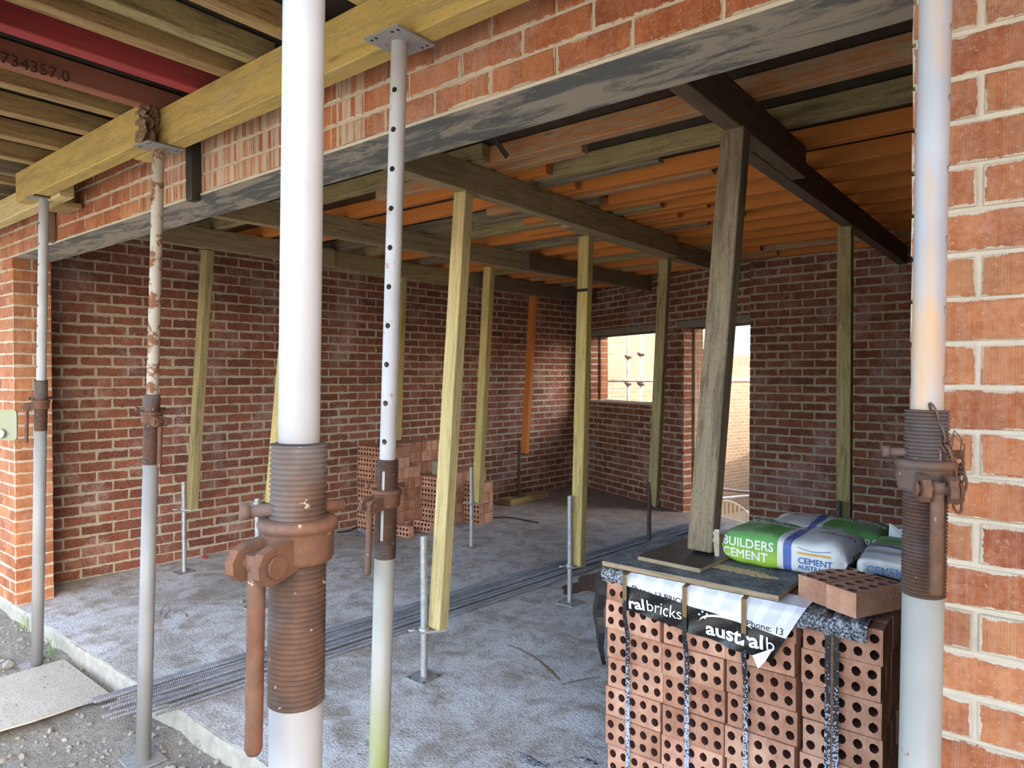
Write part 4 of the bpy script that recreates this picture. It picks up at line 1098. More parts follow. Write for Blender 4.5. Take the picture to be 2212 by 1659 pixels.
# black film remnants: left flap, crumpled strip on the right top edge, left corner
mb = MB(); prev = None
for k in range(13):
    f = k/12; z = .90-.36*f; x = PX0-.012-.018*math.sin(f*3.3)-.004*math.sin(f*17); w = .020*(1-f*.75)+.012*math.sin(f*math.pi); row = [(x-w, PY0-.004, z), (x, PY0-.018, z), (x+w*.8+.004, PY0-.003, z)]
    if prev:
        for a in range(2): mb.poly([prev[a], prev[a+1], row[a+1], row[a]], smooth=True)
    prev = row
mb.build('film_flap', M['black'], parent=pk)
def m_speck():
    t = NT('speckled film'); n = t.noise(t.pos(), 120, 4, .7); t.bump(n, .6, .01)
    return t.fin(t.mix(t.ramp(n, [(.44, .0), (.58, 1.0)]), (.02, .022, .024), (.42, .45, .50)), .35)
M['speck'] = m_speck()
rg = random.Random(14)
def crumple(name, x0, x1, y0, z0, h, mat, n=18):
    mb = MB(); prev = None
    for k in range(n+1):
        f = k/n; x = x0+(x1-x0)*f; a = rg.uniform(-.006, .006)
        row = [(x, y0+.10, z0+.004+rg.uniform(0, .004)), (x, y0+.03, z0+.012+a), (x, y0-.014, z0+.006+a), (x, y0-.024+a*.5, z0-h*.5+a), (x, y0-.016+a*.6, z0-h+rg.uniform(-.006, .006))]
        if prev:
            for q in range(4): mb.poly([prev[q], prev[q+1], row[q+1], row[q]], smooth=True)
        prev = row
    mb.build(name, M[mat], parent=pk)
crumple('film_strip', -.640, -.430, PY0, TOPZ-.006, .045, 'speck')
crumple('film_strip', PX0-.01, PX0+.095, PY0, TOPZ+.004, .040, 'speck', 9)

# formply sheets on the pack
def m_plytop():
    t = NT('weathered formply'); P = t.pos(); n = t.noise(P, 14, 6, .72); n2 = t.noise(P, 70, 4, .6)
    col = t.mix(t.ramp(n, [(.40, .0), (.62, 1.0)]), (.075, .08, .085), (.20, .215, .22)); col = t.mix(t.ramp(n2, [(.56, .0), (.7, .8)]), col, (.36, .37, .38))
    t.bump(n2, .4, .004); return t.fin(col, .7, 0, .35)
M['plytop'] = m_plytop()
def sheet_thing(x0, x1, y0, y1, z0, z1, label, mt, rot=0.0):
    e = empty('plywood_sheet', ((x0+x1)/2, (y0+y1)/2, z0), label, 'plywood', None, (0, 0, rot)); hx, hy = (x1-x0)/2, (y1-y0)/2; h = z1-z0
    mb = MB(); mb.abox(-hx, hx, -hy, hy, 0, h-.0015); mb.build('core', M['ply_edge'], parent=e, origin=(0, 0, 0), bevel=.002)
    mb = MB(); mb.abox(-hx-.0005, hx+.0005, -hy-.0005, hy+.0005, h-.0015, h); mb.build('face_film', M[mt], parent=e, origin=(0, 0, 0)); return e
ZP = TOPZ+.019
sheet_thing(-1.352, -.690, 2.255, 2.80, ZP, ZP+.020, 'grey weathered formply sheet lying on the brick pack', 'plytop', .0)
sheet_thing(-1.235, -.975, 2.335, 2.72, ZP+.021, ZP+.039, 'small dark formply pad under the grey post', 'formply', -.06)
# sand spilt on the sheet
def grains(name, cx, cy, cz, rx, ry, n, mat, size, label, rot=0):
    mb = MB(); rg = random.Random(int(cx*997))
    for _ in range(n):
        a = rg.uniform(0, 6.28); q = rg.random()**.6; x = rx*q*math.cos(a); y = ry*q*math.sin(a); xx = cx+x*math.cos(rot)-y*math.sin(rot); yy = cy+x*math.sin(rot)+y*math.cos(rot); s = size*rg.uniform(.5, 1.3)
        z = cz; mb.poly([(xx-s, yy-s*.6, z), (xx+s, yy-s*.6, z), (xx, yy, z+s)]); mb.poly([(xx+s, yy-s*.6, z), (xx, yy+s, z), (xx, yy, z+s)]); mb.poly([(xx, yy+s, z), (xx-s, yy-s*.6, z), (xx, yy, z+s)])
    return tag(mb.build(name, mat), label, 'sand', None, 'stuff')
M['sand'] = m_simple('sand', (.42, .31, .15), .95)
P = on_z(1590, 1232, ZP+.02); grains('spilt_sand', P.x, P.y, ZP+.0205, .16, .030, 900, M['sand'], .004, 'yellow sand spilt on the grey formply sheet', -.12)

# two loose cored bricks on the corner
def lay_flat(loc, az, label):
    o = link(bpy.data.objects.new('brick', CB[0])); o.rotation_euler = Matrix(((1, 0, 0), (0, 0, -1), (0, 1, 0))).to_euler()
    # bed (holes) up: local -y -> +z
    R_ = Matrix.Rotation(az, 3, 'Z') @ Matrix(((1, 0, 0), (0, 0, 1), (0, -1, 0)))
    o.rotation_euler = R_.to_euler(); o.location = loc; return tag(o, label, 'brick')
hd = Vector((.104, -.053, 0)).normalized(); ld = Vector((.053, .104, 0)).normalized(); az_ = math.atan2(ld.y, ld.x)
c1 = Vector((-.511, 2.283, 0))+ld*.115; lay_flat((c1.x, c1.y, TOPZ+.089), az_, 'loose cored brick at the outer corner of the brick pack')
c2 = c1-hd*.116+ld*.004; lay_flat((c2.x, c2.y, TOPZ+.089), az_+.02, 'loose cored brick next to the grey formply sheet')

# ------------------------------------------------------------------ cement bags
def m_bag():
    t = NT('cement bag'); u, v, _ = t.sep(t.uv()); P = t.pos()
    g = t.mix(t.ramp(v, [(.30, .0), (.75, 1.0)]), (.36, .56, .05), (.12, .36, .08))
    w = (.74, .74, .72); blue = (.10, .15, .42)
    e = lambda x: t.math('GREATER_THAN', u, x)
    col = t.mix(e(.49), g, w); col = t.mix(e(.535), col, blue); col = t.mix(e(.60), col, w)
    n = t.noise(P, 26, 6, .7); dust = t.ramp(t.noise(P, 7, 5, .7), [(.45, .0), (.68, 1.0)])
    nz = t.sep(t.n('NewGeometry').outputs['Normal'])[2]
    top = t.math('MULTIPLY', t.math('MULTIPLY', dust, t.ramp(nz, [(.55, .0), (.95, 1.0)])), .75)
    col = t.mix(top, col, t.mix(n, (.34, .36, .33), (.48, .46, .40)))
    t.bump(t.math('ADD', t.noise(P, 12, 4, .6), t.math('MULTIPLY', n, .2)), .35, .02)
    return t.fin(col, .55, 0, .4)
M['bag'] = m_bag(); M['bag_blue'] = m_simple('blue print', (.06, .17, .42), .5, var=.1, bump=0); M['bag_orange'] = m_simple('orange print', (.72, .40, .08), .5, var=.1, bump=0)
def bag(loc, rot, label, L=.45, W=.30, H=.118, flip=False, seed=1, texts=True):
    """long side to local -y; u runs 0..1 along x"""
    rg = random.Random(seed); nu, nv = 36, 40; vv = []; ff = []; uu = []
    ph = [rg.uniform(0, 6) for _ in range(6)]
    def pt(i, j):
        u = i/nu; a = 2*math.pi*j/nv
        x = (u-.5)*L; ex = abs(2*u-1)
        c, s = math.cos(a), math.sin(a); n = 6.0
        r = (abs(c)**n+abs(s)**n)**(-1/n)
        ew = max(0, 1-ex**9*.16); eh = max(0.04, (1-ex**9)**.30 if ex < 1 else .04)
        y = c*r*W/2*ew; z = s*r*H/2*eh*(1+.05*math.sin(3*u*3.1+ph[0])*1)
        bulge = .0035*math.sin(u*13+ph[1])*math.sin(a*2+ph[2])+.0025*math.sin(u*29+ph[3]+a*3)
        y += bulge*.6; z += bulge*(1 if s > 0 else .25)
        if s < 0: z = max(z, -H/2+.002)
        return Vector((x, y, z+H/2))
    for i in range(nu+1):
        for j in range(nv): vv.append(pt(i, j))
    for i in range(nu):
        for j in range(nv):
            k = (j+1) % nv; ff.append((i*nv+j, i*nv+k, (i+1)*nv+k, (i+1)*nv+j))
            fu = (lambda q: 1-q) if flip else (lambda q: q)
            vq = lambda jj: .5+.5*math.sin(2*math.pi*jj/nv)
            uu.append([(fu(i/nu), vq(j)), (fu(i/nu), vq(j+1)), (fu((i+1)/nu), vq(j+1)), (fu((i+1)/nu), vq(j))])
    ff.append(tuple(range(nv))); uu.append([(0.02, .5)]*nv); ff.append(tuple(nu*nv+j for j in reversed(range(nv)))); uu.append([(.98, .5)]*nv)
    e = empty('cement_bag', loc, label, 'bag', None, (0, 0, rot))
    mb = MB(); mb.idx(vv, ff, uu, smooth=True); body = mb.build('sack', M['bag'], parent=e, origin=(0, 0, 0))
    bvh = BVHTree.FromPolygons([tuple(v) for v in vv], ff)
    def stamp(body_t, size, x, q, mat, side='front', bold=.0, rotq=0.0):
        me = text_mesh(body_t, size, 0, bold); bm = bmesh.new(); bm.from_mesh(me); bmesh.ops.triangulate(bm, faces=bm.faces)
        bm.to_mesh(me); bm.free()
        cr_, sr_ = math.cos(rotq), math.sin(rotq)
        for v in me.vertices:
            tx, ty = v.co.x*cr_-v.co.y*sr_, v.co.x*sr_+v.co.y*cr_
            if side == 'front': o_, d_ = Vector((x+tx, -.6, q+ty)), Vector((0, 1, 0))
            elif side == 'end': o_, d_ = Vector((.9, x+tx, q+ty)), Vector((-1, 0, 0))
            elif side == 'start': o_, d_ = Vector((-.9, x-tx, q+ty)), Vector((1, 0, 0))
            else: o_, d_ = Vector((x+tx, q+ty, .6)), Vector((0, 0, -1))
            h = bvh.ray_cast(o_, d_); v.co = (h[0] if h[0] is not None else o_+d_*.5)-d_*.002
        me.materials.clear(); me.materials.append(mat); o = link(bpy.data.objects.new('lettering', me)); o.parent = body; return o
    def patch(x0, x1, q0, q1, mat, bow=.0, side='front'):
        mb = MB(); n = 14; pr = None
        for k in range(n+1):
            f = k/n; x = x0+(x1-x0)*f; b = bow*(4*f*(1-f)); row = []
            for q in (q0-b, q1-b):
                if side == 'front': o_, d_ = Vector((x, -.6, q)), Vector((0, 1, 0))
                else: o_, d_ = Vector((x, q, .6)), Vector((0, 0, -1))
                h = bvh.ray_cast(o_, d_); row.append((h[0] if h[0] is not None else o_+d_*.5)-d_*.0016)
            if pr: mb.poly([pr[0], row[0], row[1], pr[1]])
            pr = row
        mb.build('printed_stripe', mat, parent=body, origin=(0, 0, 0))
    return e, stamp, patch
ZB = ZP+.021
e, st, pa = bag((-.762, 2.665, ZB+.0), -.06, 'green and white cement bag lying beside the grey post', seed=2, H=.128)
st('BUILDERS', .046, -.216, .070, M['white_ink'], bold=.0006); st('CEMENT', .046, -.216, .028, M['white_ink'], bold=.0009)
st('CEMENT', .030, .068, .048, M['bag_blue'], bold=.0007); st('AUSTRALIA', .0222, .068, .027, M['bag_blue'], bold=.0005)
pa(.066, .178, .080, .088, M['bag_orange']); pa(.066, .178, .102, .1045, M['bag_blue'], bow=.008)
st('BUILDERS', .055, -.205, .03, M['white_ink'], 'top', .0012); st('CEMENT', .034, .09, .0, M['bag_blue'], 'top', .0003); pa(.07, .14, .035, .047, M['bag_orange'], .006, 'top')
st('BUILD', .034, -.06, .055, M['black_ink'], 'end', .0006); st('CEMENT', .030, -.06, .022, M['black_ink'], 'end', .0006)
# torn paper valve at the near end
M['paper'] = m_simple('kraft paper', (.70, .62, .48), .8, var=.3)
mb = MB(); pr = None; rg = random.Random(2)
for k in range(9):
    z = .006+.115*k/8; row = [(-.226, -.150, z), (-.238+rg.uniform(-.006, .004), -.165+rg.uniform(-.006, .004), z), (-.250+rg.uniform(-.008, .008), -.145, z+rg.uniform(-.003, .003))]
    if pr:
        for a in range(2): mb.poly([pr[a], pr[a+1], row[a+1], row[a]])
    pr = row
mb.build('torn_flap', M['paper'], parent=e, origin=(0, 0, 0))
e, st, pa = bag((-.735, 3.055, ZB-.016), .03, 'green and white cement bag lying furthest from the front', flip=True, seed=5)
st('CEMENT', .034, -.17, .02, M['bag_blue'], 'top', .0003); pa(-.17, -.10, .055, .067, M['bag_orange'], .006, 'top'); st('BUILDERS', .05, .0, .03, M['white_ink'], 'top', .001); st('BUILDERS', .046, .01, .06, M['white_ink'], bold=.001)
e, st, pa = bag((-.372, 2.745, ZB-.016), math.pi/2, 'dusty cement bag with barcode on its end by the chained prop', L=.44, W=.31, flip=True, seed=9)
st('CEMENT', .032, -.09, -.20, M['bag_blue'], 'top', .0009, 0) if False else None
st('CEMENT', .034, .115, .066, M['bag_blue'], 'start', .0003); st('BUILDERS', .040, .02, .022, M['bag_blue'], 'start', .0003)
# barcode
mb = MB()
# supporting layer under the outer bags
sheet_thing(-.695, -.40, 2.52, 3.20, TOPZ+.004, TOPZ+.022, 'dark formply sheet under the two rear cement bags', 'formply')
sheet_thing(-1.03, -.695, 2.86, 3.25, TOPZ+.004, TOPZ+.022, 'dark formply offcut under the furthest cement bag', 'formply')
# white scrap of paper standing behind the bag
P = on_y(1938, 1150, 2.95); mb = MB(); mb.poly([(P.x-.03, 2.95, P.z-.05), (P.x+.03, 2.96, P.z-.05), (P.x+.028, 2.97, P.z+.02), (P.x+.005, 2.955, P.z+.012), (P.x-.025, 2.94, P.z+.035)])
o = mb.build('paper_scrap', M['white_ink']); tag(o, 'torn white paper scrap sticking up behind the dusty bag', 'paper')
md = o.modifiers.new('s', 'SOLIDIFY'); md.thickness = .001

# ------------------------------------------------------------------ rear brick stack
X0, Y0 = -5.80, 4.64
rs = empty('brick_stack', (X0, Y0, 0), 'half used stack of cored bricks against the long brick wall', 'brick stack'); rg = random.Random(6)
def stackblock(x0, y0, nx, ny, nz, z0=.0, par=rs):
    for i in range(nx):
        for j in range(ny):
            for k in range(nz):
                if j > 0 and i < nx-1 and k < nz-1: continue
                put_brick(par, (x0-X0+i*.236+.115+rg.uniform(-.009, .009), y0-Y0+j*.081+rg.uniform(-.003, .003), z0+.0555+k*.1125), (0, rg.uniform(-.008, .008), rg.uniform(-.02, .02)), rg)
stackblock(-5.80, 4.64, 2, 4, 8)
stackblock(-5.80, 4.96, 1, 10, 8)
stackblock(-5.56, 4.96, 1, 2, 6)
stackblock(-5.56, 5.12, 2, 2, 5)
stackblock(-5.40, 5.28, 1, 9, 5)
stackblock(-5.16, 5.62, 1, 3, 4)
mb = MB(); mb.abox(-5.78, -5.40, 4.73, 4.95, 0, .86); mb.abox(-5.78, -5.60, 5.0, 5.70, 0, .86); mb.build('stack_core', M['brick_core'], parent=rs)
sheet_thing(-5.50, -5.22, 4.70, 4.99, .893+.0, .893+.018, 'small formply pad on the rear brick stack', 'formply') if False else None
lay = lambda loc, rot, lab_: (lambda o: (setattr(o, 'location', loc), setattr(o, 'rotation_euler', rot), tag(o, lab_, 'brick')))(link(bpy.data.objects.new('brick', CB[1])))
P = on_z(905, 1152, .0); lay((P.x-.02, P.y+.06, .058), (-.30, .0, .12), 'loose cored brick leaning on the floor before the rear stack')
P = on_z(862, 1160, 0.0); lay((P.x, P.y+.02, .056), (0, 0, .05), 'loose cored brick standing on the floor by the perforated prop')
M['block'] = m_simple('grey brick', (.42, .37, .28), .95, scale=40, c2=(.30, .26, .19), bump=.6)
P = on_y(920, 1000, 5.30)
for k in range(2):
    mb = MB(); brick_mb(mb, -.10, .10, -.05, .05, 0, .074); o = mb.build('brick', M['block'], origin=(0, 0, 0)); o.location = (-5.285, 5.40, .5585+.076*k); o.rotation_euler = (0, 0, 1.45+.06*k); tag(o, ('lower' if k == 0 else 'upper')+' of two sandy grey bricks on the rear stack', 'brick')

# ------------------------------------------------------------------ steel bars
mb = MB(); L = 5.85; n = int(L/.0105); pts = []; rr = []
for i in range(n):
    x = i*.0105; pts += [(x, 0, 0), (x+.005, 0, 0), (x+.0065, 0, 0), (x+.009, 0, 0)]; rr += [.0066, .0066, .0086, .0086]
mb.tube(pts, rr, 8, True, smooth=False); RB = mb.mesh('steel_bar', M['rebar'])
rg = random.Random(12); NB = 17
for i in range(NB):
    f = i/(NB-1)+rg.uniform(-.012, .012); lay2 = (i % 5 == 3)
    y0 = 1.28+rg.uniform(-.08, .16)+(.18*f); x0 = -3.80+.44*f*.95; x1 = -3.16+.34*f+rg.uniform(-.01, .01)
    p0 = Vector((x0, y0, .012+(.014 if lay2 else 0))); dd = Vector((x1-x0, 5.75, 0)).normalized()
    o = link(bpy.data.objects.new('steel_bar', RB)); o.location = p0; o.rotation_euler = (rg.uniform(0, 6), 0, math.atan2(dd.y, dd.x)); tag(o, 'ribbed steel reinforcing bar lying in the bundle on the floor', 'steel bar', 'bundle of reinforcing bars')

# ------------------------------------------------------------------ ground litter
def m_sheet():
    t = NT('dusty sheet'); P = t.pos(); n = t.noise(P, 7, 6, .7); n2 = t.noise(P, 60, 4, .7)
    col = t.mix(t.ramp(n, [(.35, .0), (.7, 1.0)]), (.50, .46, .39), (.42, .37, .29)); col = t.mix(t.ramp(n2, [(.58, .0), (.72, .6)]), col, (.25, .21, .16))
    t.bump(n2, .6, .008); return t.fin(col, .95, 0, .15)
M['fc'] = m_sheet()
mb = MB(); rg = random.Random(9); outl = [(-4.67, .10), (-4.05, .10)]
for k in range(12): outl.append((-3.96-.10*max(0, 1-k/6)+rg.uniform(-.02, .02)*(k < 10), .15+1.36*k/11))
outl += [(-3.958, 1.505), (-4.67, 1.515)]
mb.prism(outl, -.072, -.064); o = mb.build('cement_sheet', M['fc']); tag(o, 'pale dusty cement sheet lying on the dirt before the slab', 'sheet')
# stones: the big ones as things, the rest as stuff
def stone_mb(mb, c, r, rg):
    import itertools
    bm = bmesh.new(); bmesh.ops.create_icosphere(bm, subdivisions=1, radius=1)
    k = [rg.uniform(.6, 1.2) for _ in range(3)]; a = rg.uniform(0, 6.28)
    P_ = []
    for v in bm.verts:
        q = rg.uniform(.75, 1.15); x, y, z = v.co.x*k[0]*q*r, v.co.y*k[1]*q*r, v.co.z*k[2]*.7*q*r
        P_.append((c[0]+x*math.cos(a)-y*math.sin(a), c[1]+x*math.sin(a)+y*math.cos(a), c[2]+z))
    F_ = [tuple(v.index for v in f.verts) for f in bm.faces]; bm.free(); mb.idx(P_, F_, [[(0, 0)]*3 for _ in F_])
mb = MB(); rg = random.Random(31)
for _ in range(5200):
    x = rg.uniform(-6.6, -.3); y = rg.uniform(.55, 1.57)
    if y < .9 and rg.random() < .3: continue
    if -4.69 < x < -3.94 and y < 1.53: continue
    r = .0035+.016*rg.random()**4; stone_mb(mb, (x, y, ground_z(x, y)+r*.25), r, rg)
o = mb.build('gravel', M['stone']); tag(o, 'loose gravel scattered over the dirt before the slab', 'gravel', None, 'stuff')
mb = MB(); rg = random.Random(32)
for _ in range(3200):
    x = rg.uniform(-5.6, -.3); y = 1.85+5.2*rg.random()**1.6
    if (x > -1.38 and y < 3.3 and y > 2.22) or (x < -4.85 and 4.6 < y < 6.1) or (-3.85 < x < -2.85): continue
    r = .0018+.006*rg.random()**4; stone_mb(mb, (x, y, r*.3), r, rg)
for _ in range(500):
    x = rg.gauss(-4.62, .10); y = rg.gauss(3.9, .16); r = .003+.010*rg.random()**2; stone_mb(mb, (x, y, r*.3), r, rg)
for _ in range(350):
    x = rg.uniform(-4.66, -3.97); y = rg.uniform(.4, 1.5); r = .002+.006*rg.random()**3; stone_mb(mb, (x, y, -.063+r*.3), r, rg)
o = mb.build('grit', M['stone']); tag(o, 'fine grit and mortar crumbs on the dusty slab', 'grit', None, 'stuff')
for (px, py, r, lb) in ((430, 1610, .035, 'pale pointed stone beside the slab edge'), (400, 1332, .022, 'small brown lump on the slab by the brown prop'), (522, 1302, .030, 'dark clod beside a jack foot plate'), (20, 1440, .040, 'grey stone in the dirt by the far prop')):
    P = on_z(px, py, 0 if px > 380 and py < 1400 else -.09); mb = MB(); stone_mb(mb, (P.x, P.y, P.z+r*.35), r, random.Random(px)); tag(mb.build('stone', M['stone']), lb, 'stone')
# grass tufts at the slab edge
M['grass'] = m_simple('grass', (.22, .34, .09), .7, var=.4)
for gi, (px, py) in enumerate(((118, 1402), (60, 1345))):
    P = on_z(px, py, -.05); mb = MB(); rg = random.Random(px)
    for _ in range(16):
        a = rg.uniform(0, 6.28); l = rg.uniform(.05, .13); b = Vector((P.x+rg.uniform(-.02, .02), P.y+rg.uniform(-.02, .02)-.02, -.085)); d = Vector((math.cos(a), math.sin(a), 0)); s = Vector((-d.y, d.x, 0))*.0018
        p1 = b+d*l*.25+Vector((0, 0, l*.7)); p2 = b+d*l*.7+Vector((0, 0, l))
        mb.poly([b-s, b+s, p1+s, p1-s]); mb.poly([p1-s, p1+s, p2])
    tag(mb.build('grass_tuft', M['grass']), ('green grass tuft at the slab edge near the far prop', 'green grass tuft at the foot of the brick pier')[gi], 'grass')
# cables, straps
def cable(name, pts, r, mat, label, cat, z=.008):
    P_ = [on_z(x, y, zz) for x, y, zz in pts]; mb = MB(); sm = []
    n = len(P_)
    for i in range(n-1):
        p0, p1, p2, p3 = P_[max(0, i-1)], P_[i], P_[i+1], P_[min(n-1, i+2)]
        for k in range(6):
            t = k/6; sm.append(.5*((2*p1)+(-p0+p2)*t+(2*p0-5*p1+4*p2-p3)*t*t+(-p0+3*p1-3*p2+p3)*t**3))
    sm.append(P_[-1]); mb.tube(sm, r, 8); return tag(mb.build(name, mat), label, cat)
cable('cable', [(1012, 1106, .008), (1040, 1108, .008), (1060, 1117, .008), (1100, 1118, .008), (1135, 1124, .008), (1162, 1129, .008)], .007, M['black'], 'black cable lying on the floor beyond the rear brick stack', 'cable')
cable('cable', [(728, 1150, .008), (752, 1147, .008), (772, 1138, .012), (790, 1132, .012), (806, 1136, .01)], .007, M['black'], 'black cable curling by the left end of the rear brick stack', 'cable')
cable('cable', [(0, 1487, -.08), (12, 1480, -.08), (30, 1474, -.085), (48, 1470, -.09)], .008, M['black'], 'black cable half buried in the dirt by the cement sheet', 'cable')
cable('steel_wire', [(345, 1332, .004), (352, 1312, .02), (362, 1306, .03), (366, 1318, .004), (355, 1334, .004), (370, 1333, .004)], .0016, M['rust'], 'thin bent wire on the slab beside the brown prop', 'wire')
# strap curled on the floor in front of the pack
mb = MB(); path = [(1118, 1626, .003), (1140, 1643, .004), (1165, 1656, .012), (1195, 1655, .014), (1222, 1643, .010), (1244, 1634, .016), (1262, 1640, .012), (1292, 1652, .004)]; pr = None
for i, (x, y, z) in enumerate(path):
    P = on_z(x, y, z); w = (.004, .018, .020, .004, .003, .010, .014, .010)[i]; a = Vector((.35, .94, 0)); row = [P-a*w, P+a*w+Vector((0, 0, (.006, .012, .0, .010, .006, .0, .004, 0)[i]))]
    if pr: mb.poly([pr[0], row[0], row[1], pr[1]], smooth=True)
    pr = row
o = mb.build('plastic_strap', M['speck'], subsurf=2, weld=True); tag(o, 'twisted plastic strap scrap on the floor before the brick pack', 'strap')
md = o.modifiers.new('s', 'SOLIDIFY'); md.thickness = .0012
# clear film scrap by the rear stack, red scrap
M['film'] = m_simple('grey film', (.25, .27, .32), .25, var=.4, spec=.6)
P = on_z(782, 1160, 0); mb = MB(); rg = random.Random(77); g = [[(P.x-.06+.04*a+rg.uniform(-.01, .01), P.y-.03+.03*b+rg.uniform(-.01, .01), .002+(.0 if a in (0, 3) else rg.uniform(.02, .10))) for b in range(4)] for a in range(4)]
for a in range(3):
    for b in range(3): mb.poly([g[a][b], g[a+1][b], g[a+1][b+1], g[a][b+1]])
o = mb.build('film_scrap', M['film'], weld=True); tag(o, 'crumpled grey plastic film at the foot of the rear stack', 'film'); md = o.modifiers.new('s', 'SOLIDIFY'); md.thickness = .001
M['redp'] = m_simple('red plastic', (.55, .03, .04), .45, var=.1)
P = on_z(441, 1207, 0); mb = MB(); mb.tube([(P.x-.035, P.y, .012), (P.x-.01, P.y+.004, .018), (P.x+.03, P.y, .012)], [.008, .013, .009], 10); tag(mb.build('plastic_scrap', M['redp']), 'small red plastic scrap at the foot of the brick wall', 'scrap')
# puddle beside the pack
M['wet'] = m_simple('wet concrete', (.07, .06, .05), .4, var=.2, spec=.6, bump=0)
mb = MB(); C = on_z(1283, 1262, 0); rg = random.Random(40); outl = []
for k in range(64):
    a = 2*math.pi*k/64; r = 1+.22*math.sin(3*a+1)+.12*math.sin(7*a); outl.append((C.x-.02+.17*r*math.cos(a), C.y+.02+.30*r*math.sin(a)))
mb.prism(outl, .0004, .0014); tag(mb.build('puddle', M['wet']), 'dark wet puddle on the slab beside the brick pack', 'puddle')
# mud streak arcs on the slab
M['mud'] = m_simple('mud', (.17, .11, .06), .95, scale=60, c2=(.27, .20, .13), bump=.6)
def streak(pts, w, label):
    mb = MB(); pr = None; rg = random.Random(len(pts)*7)
    for i, (x, y) in enumerate(pts):
        P = on_z(x, y, .0); q = on_z(*pts[min(i+1, len(pts)-1)], 0)-on_z(*pts[max(0, i-1)], 0); q.normalize(); s = Vector((-q.y, q.x, 0))*w*rg.uniform(.6, 1.2)*(.4 if i in (0, len(pts)-1) else 1)
        row = [P-s+Vector((0, 0, .0006)), P+Vector((0, 0, .004)), P+s+Vector((0, 0, .0006))]
        if pr:
            for a in range(2): mb.poly([pr[a], row[a], row[a+1], pr[a+1]], smooth=True)
        pr = row
    tag(mb.build('mud_streak', M['mud']), label, 'mud')
streak([(1096, 1393), (1120, 1402), (1145, 1414), (1168, 1430), (1190, 1450), (1210, 1470)], .012, 'curved brown mud streak on the slab before the brick pack')
streak([(1212, 1480), (1235, 1473), (1262, 1468), (1296, 1463)], .008, 'thin brown mud streak running to the brick pack')

# ------------------------------------------------------------------ beyond the rear wall
M['nb'] = m_coursed('neighbour brick', (.165, .118, .074), (.13, .089, .055), (.25, .208, .15))
nd = Vector((.257, .966, 0)).normalized(); nn = Vector((nd.y, -nd.x, 0))                     # along the neighbour's wall, and its outward side
def nbl(y, off=0.0): return Vector((-7.81+.266*(y-12.82), y, 0))-nn*off
def nslab(mb, y0, y1, z0, z1, f, b):
    """slab on the neighbour line between two depths; f front offset, b back offset behind the face"""
    a, c = nbl(y0), nbl(y1); l = (c-a).length; m = (a+c)/2-nn*((f+b)/2); mb.box((m.x, m.y, (z0+z1)/2), nd*(l/2), nn*((b-f)/2), (0, 0, (z1-z0)/2))
mb = MB(); nslab(mb, 10.5, 16.1, -2.0, 5.6, 0, .25); o = mb.build('neighbour_house', M['nb']); tag(o, 'sunlit tan brick house wall seen through the window opening', 'building')
b0 = nbl(19, .3); h2 = empty('garden_wall', (b0.x, b0.y, -2.0), 'sunlit tan brick wall seen through the doorway', 'wall')
mb = MB(); nslab(mb, 16.1, 26, -2.0, 1.91, .05, .30); mb.build('brickwork', M['nb'], parent=h2)
M['nb_conc'] = m_simple('concrete band', (.15, .13, .10), .9, scale=4, c2=(.19, .165, .13))
mb = MB(); nslab(mb, 16.1, 26, 1.45, 1.58, .03, .06); mb.build('concrete_band', M['nb_conc'], parent=h2)
mb = MB(); rg = random.Random(50); y = 16.12
M['nb_plain'] = m_simple('neighbour soldier brick', (.165, .115, .072), .95, scale=12, c2=(.13, .09, .057))
while y < 25.9:
    nslab(mb, y, y+.073, 1.91, 2.14+rg.uniform(-.004, .004), .04, .30); y += .085
o = mb.build('soldier_course', M['nb_plain'], parent=h2); o['kind'] = 'stuff'
M['white_wall'] = m_simple('white render', (.82, .82, .80), .8, var=.05, bump=0)
hs_ = empty('white_house', (-14, 36, -2.0), 'white rendered house beyond the brick wall', 'building')
mb = MB(); mb.abox(-18, -9.4, 33, 42, -2.0, 7.5); mb.build('wall', M['white_wall'], parent=hs_)
M['frame_grey'] = m_simple('window frame', (.45, .46, .47), .5, var=.1, bump=0); M['pane'] = m_simple('window pane', (.55, .60, .64), .15, var=.1, bump=0, spec=.6)
wd_ = None
for yy in (34.2, 37.0):
    mb = MB(); mb.abox(-9.42, -9.36, yy, yy+1.3, 2.6, 5.4); wf_ = mb.build('window_frame', M['frame_grey'], parent=hs_)
    mb = MB(); mb.abox(-9.37, -9.345, yy+.06, yy+1.24, 2.66, 5.34); mb.build('pane', M['pane'], parent=wf_, origin=hs_.location)
# scaffold
M['tube'] = m_simple('scaffold tube', (.40, .36, .32), .5, .4, scale=12, c2=(.22, .16, .12)); M['tube_white'] = m_simple('white scaffold tube', (.72, .72, .70), .5, .2, var=.2)
def standard(px, d, z1, mat, label, zc):
    P = at_d(px, 809, d); e = empty('scaffold_tube', (P.x, P.y, -.95), label, 'scaffold')
    mb = MB(); mb.tube([(P.x, P.y, -.95), (P.x, P.y, z1)], .0242, 14); mb.build('tube', M[mat], parent=e)
    for z in zc:
        mb = MB(); mb.lathe([(.025, -.03), (.036, -.03), (.036, .03), (.025, .03)], 12, (P.x, P.y, z)); mb.box((P.x+.05, P.y-.02, z-.01), (.03, 0, 0), (0, .02, 0), (0, 0, .018)); mb.box((P.x-.045, P.y+.02, z+.01), (.02, 0, 0), (0, .02, 0), (0, 0, .018)); mb.build('coupler', M['rust'], parent=e)
    return P
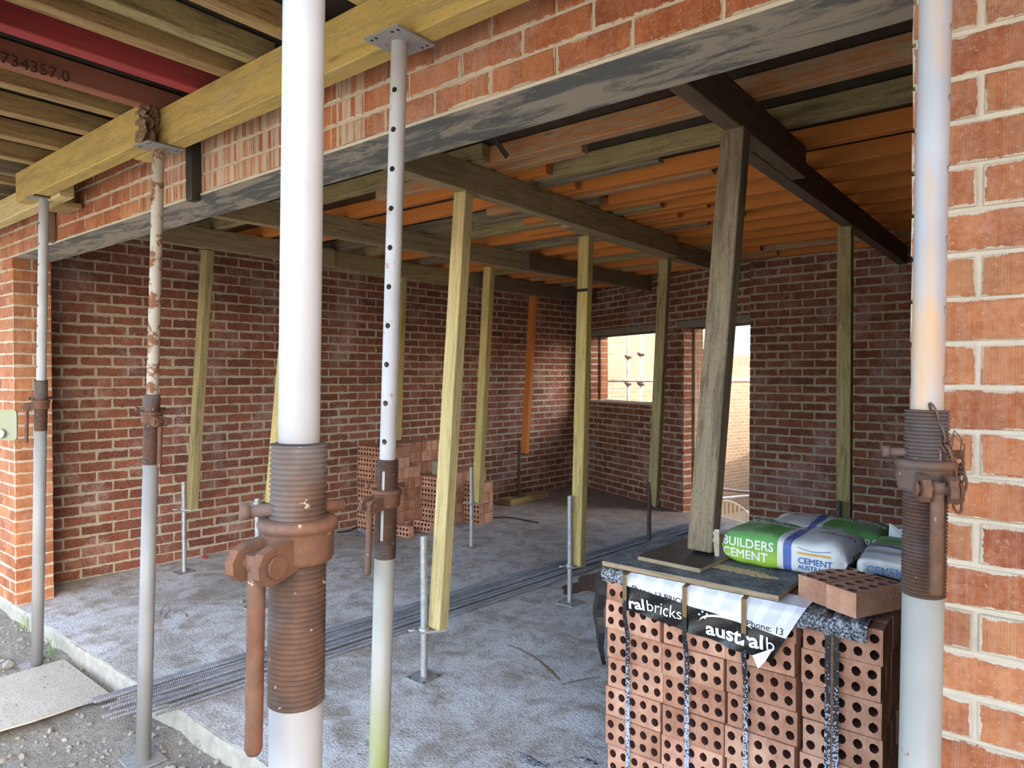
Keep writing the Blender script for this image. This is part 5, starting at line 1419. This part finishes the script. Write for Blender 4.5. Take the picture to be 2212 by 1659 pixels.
A = standard(1297, 10.9, 2.9, 'tube', 'dark scaffold standard nearest the window jamb', (2.0, 1.56)); B_ = standard(1356.5, 11.4, 2.9, 'tube', 'dark middle scaffold standard seen through the window', (1.95, 1.50)); C_ = standard(1384, 11.0, 2.9, 'tube_white', 'bright galvanised scaffold standard seen through the window', (1.98, 1.5))
standard(1304, 12.6, 2.9, 'tube_white', 'pale scaffold standard behind the dark one', (1.5,))
def ledger(p, q, mat, label):
    mb = MB(); mb.tube([p, q], .0242, 14); return tag(mb.build('scaffold_ledger', M[mat]), label, 'scaffold')
z = 1.555; dxy = (C_-A); dxy.z = 0; dxy.normalize()
ledger(Vector((A.x, A.y-.06, z))-dxy*.3, Vector((A.x, A.y-.06, z))+dxy*2.6, 'tube', 'grey horizontal scaffold ledger across the window view')
ledger(at_d(1480, 1048, 10.6), at_d(1640, 1066, 11.6), 'tube', 'rusty scaffold tube low behind the doorway')
ledger(at_d(1480, 1083, 10.9), at_d(1640, 1070, 10.9), 'tube_white', 'pale scaffold tube low behind the doorway')
# plastic chair
M['chair'] = m_simple('cream plastic', (.80, .66, .46), .4, var=.06, bump=0, spec=.5)
P = at_d(1575, 1090, 9.3); gzr = -.95; ch = empty('plastic_chair', (P.x, P.y, gzr), 'cream moulded plastic armchair outside the doorway', 'chair', None, (0, 0, math.radians(28)))
H = P.z-gzr
def cm(name, mb): return mb.build(name, M['chair'], parent=ch, origin=(0, 0, 0))
s_ = H/.82
mb = MB(); mb.prism([(-.22, -.22), (.22, -.22), (.24, .0), (.21, .21), (-.21, .21), (-.24, 0)], .40*s_, .42*s_); cm('seat', mb)
arc = [Vector((-.25+.5*k/16, .20+.06*math.sin(math.pi*k/16), H*.86+H*.14*math.sin(math.pi*k/16))) for k in range(17)]
mb = MB(); mb.tube([Vector((-.24, .18, .42*s_))]+arc+[Vector((.24, .18, .42*s_))], .017, 8); cm('back_rim', mb)
for k in range(7):
    x = -.165+.055*k; mb = MB(); i = int((x+.25)/.5*16); tp = arc[max(0, min(16, i))]; mb.beam((x, .20, .42*s_), (x, tp.y+.0, tp.z-.01), .030, .008, up=(0, 1, 0)); cm('back_slat', mb)
for sx in (-1, 1):
    mb = MB(); mb.tube([(sx*.25, .20, H*.86), (sx*.285, .10, H*.83), (sx*.29, -.05, .64*s_), (sx*.285, -.20, .63*s_), (sx*.27, -.235, .58*s_), (sx*.25, -.22, .42*s_)], .017, 8); cm('armrest', mb)
    for sy in (-1, 1):
        mb = MB(); mb.tube([(sx*.21, sy*.20, .41*s_), (sx*.26, sy*.25, 0)], [.026, .018], 8); cm('leg', mb)
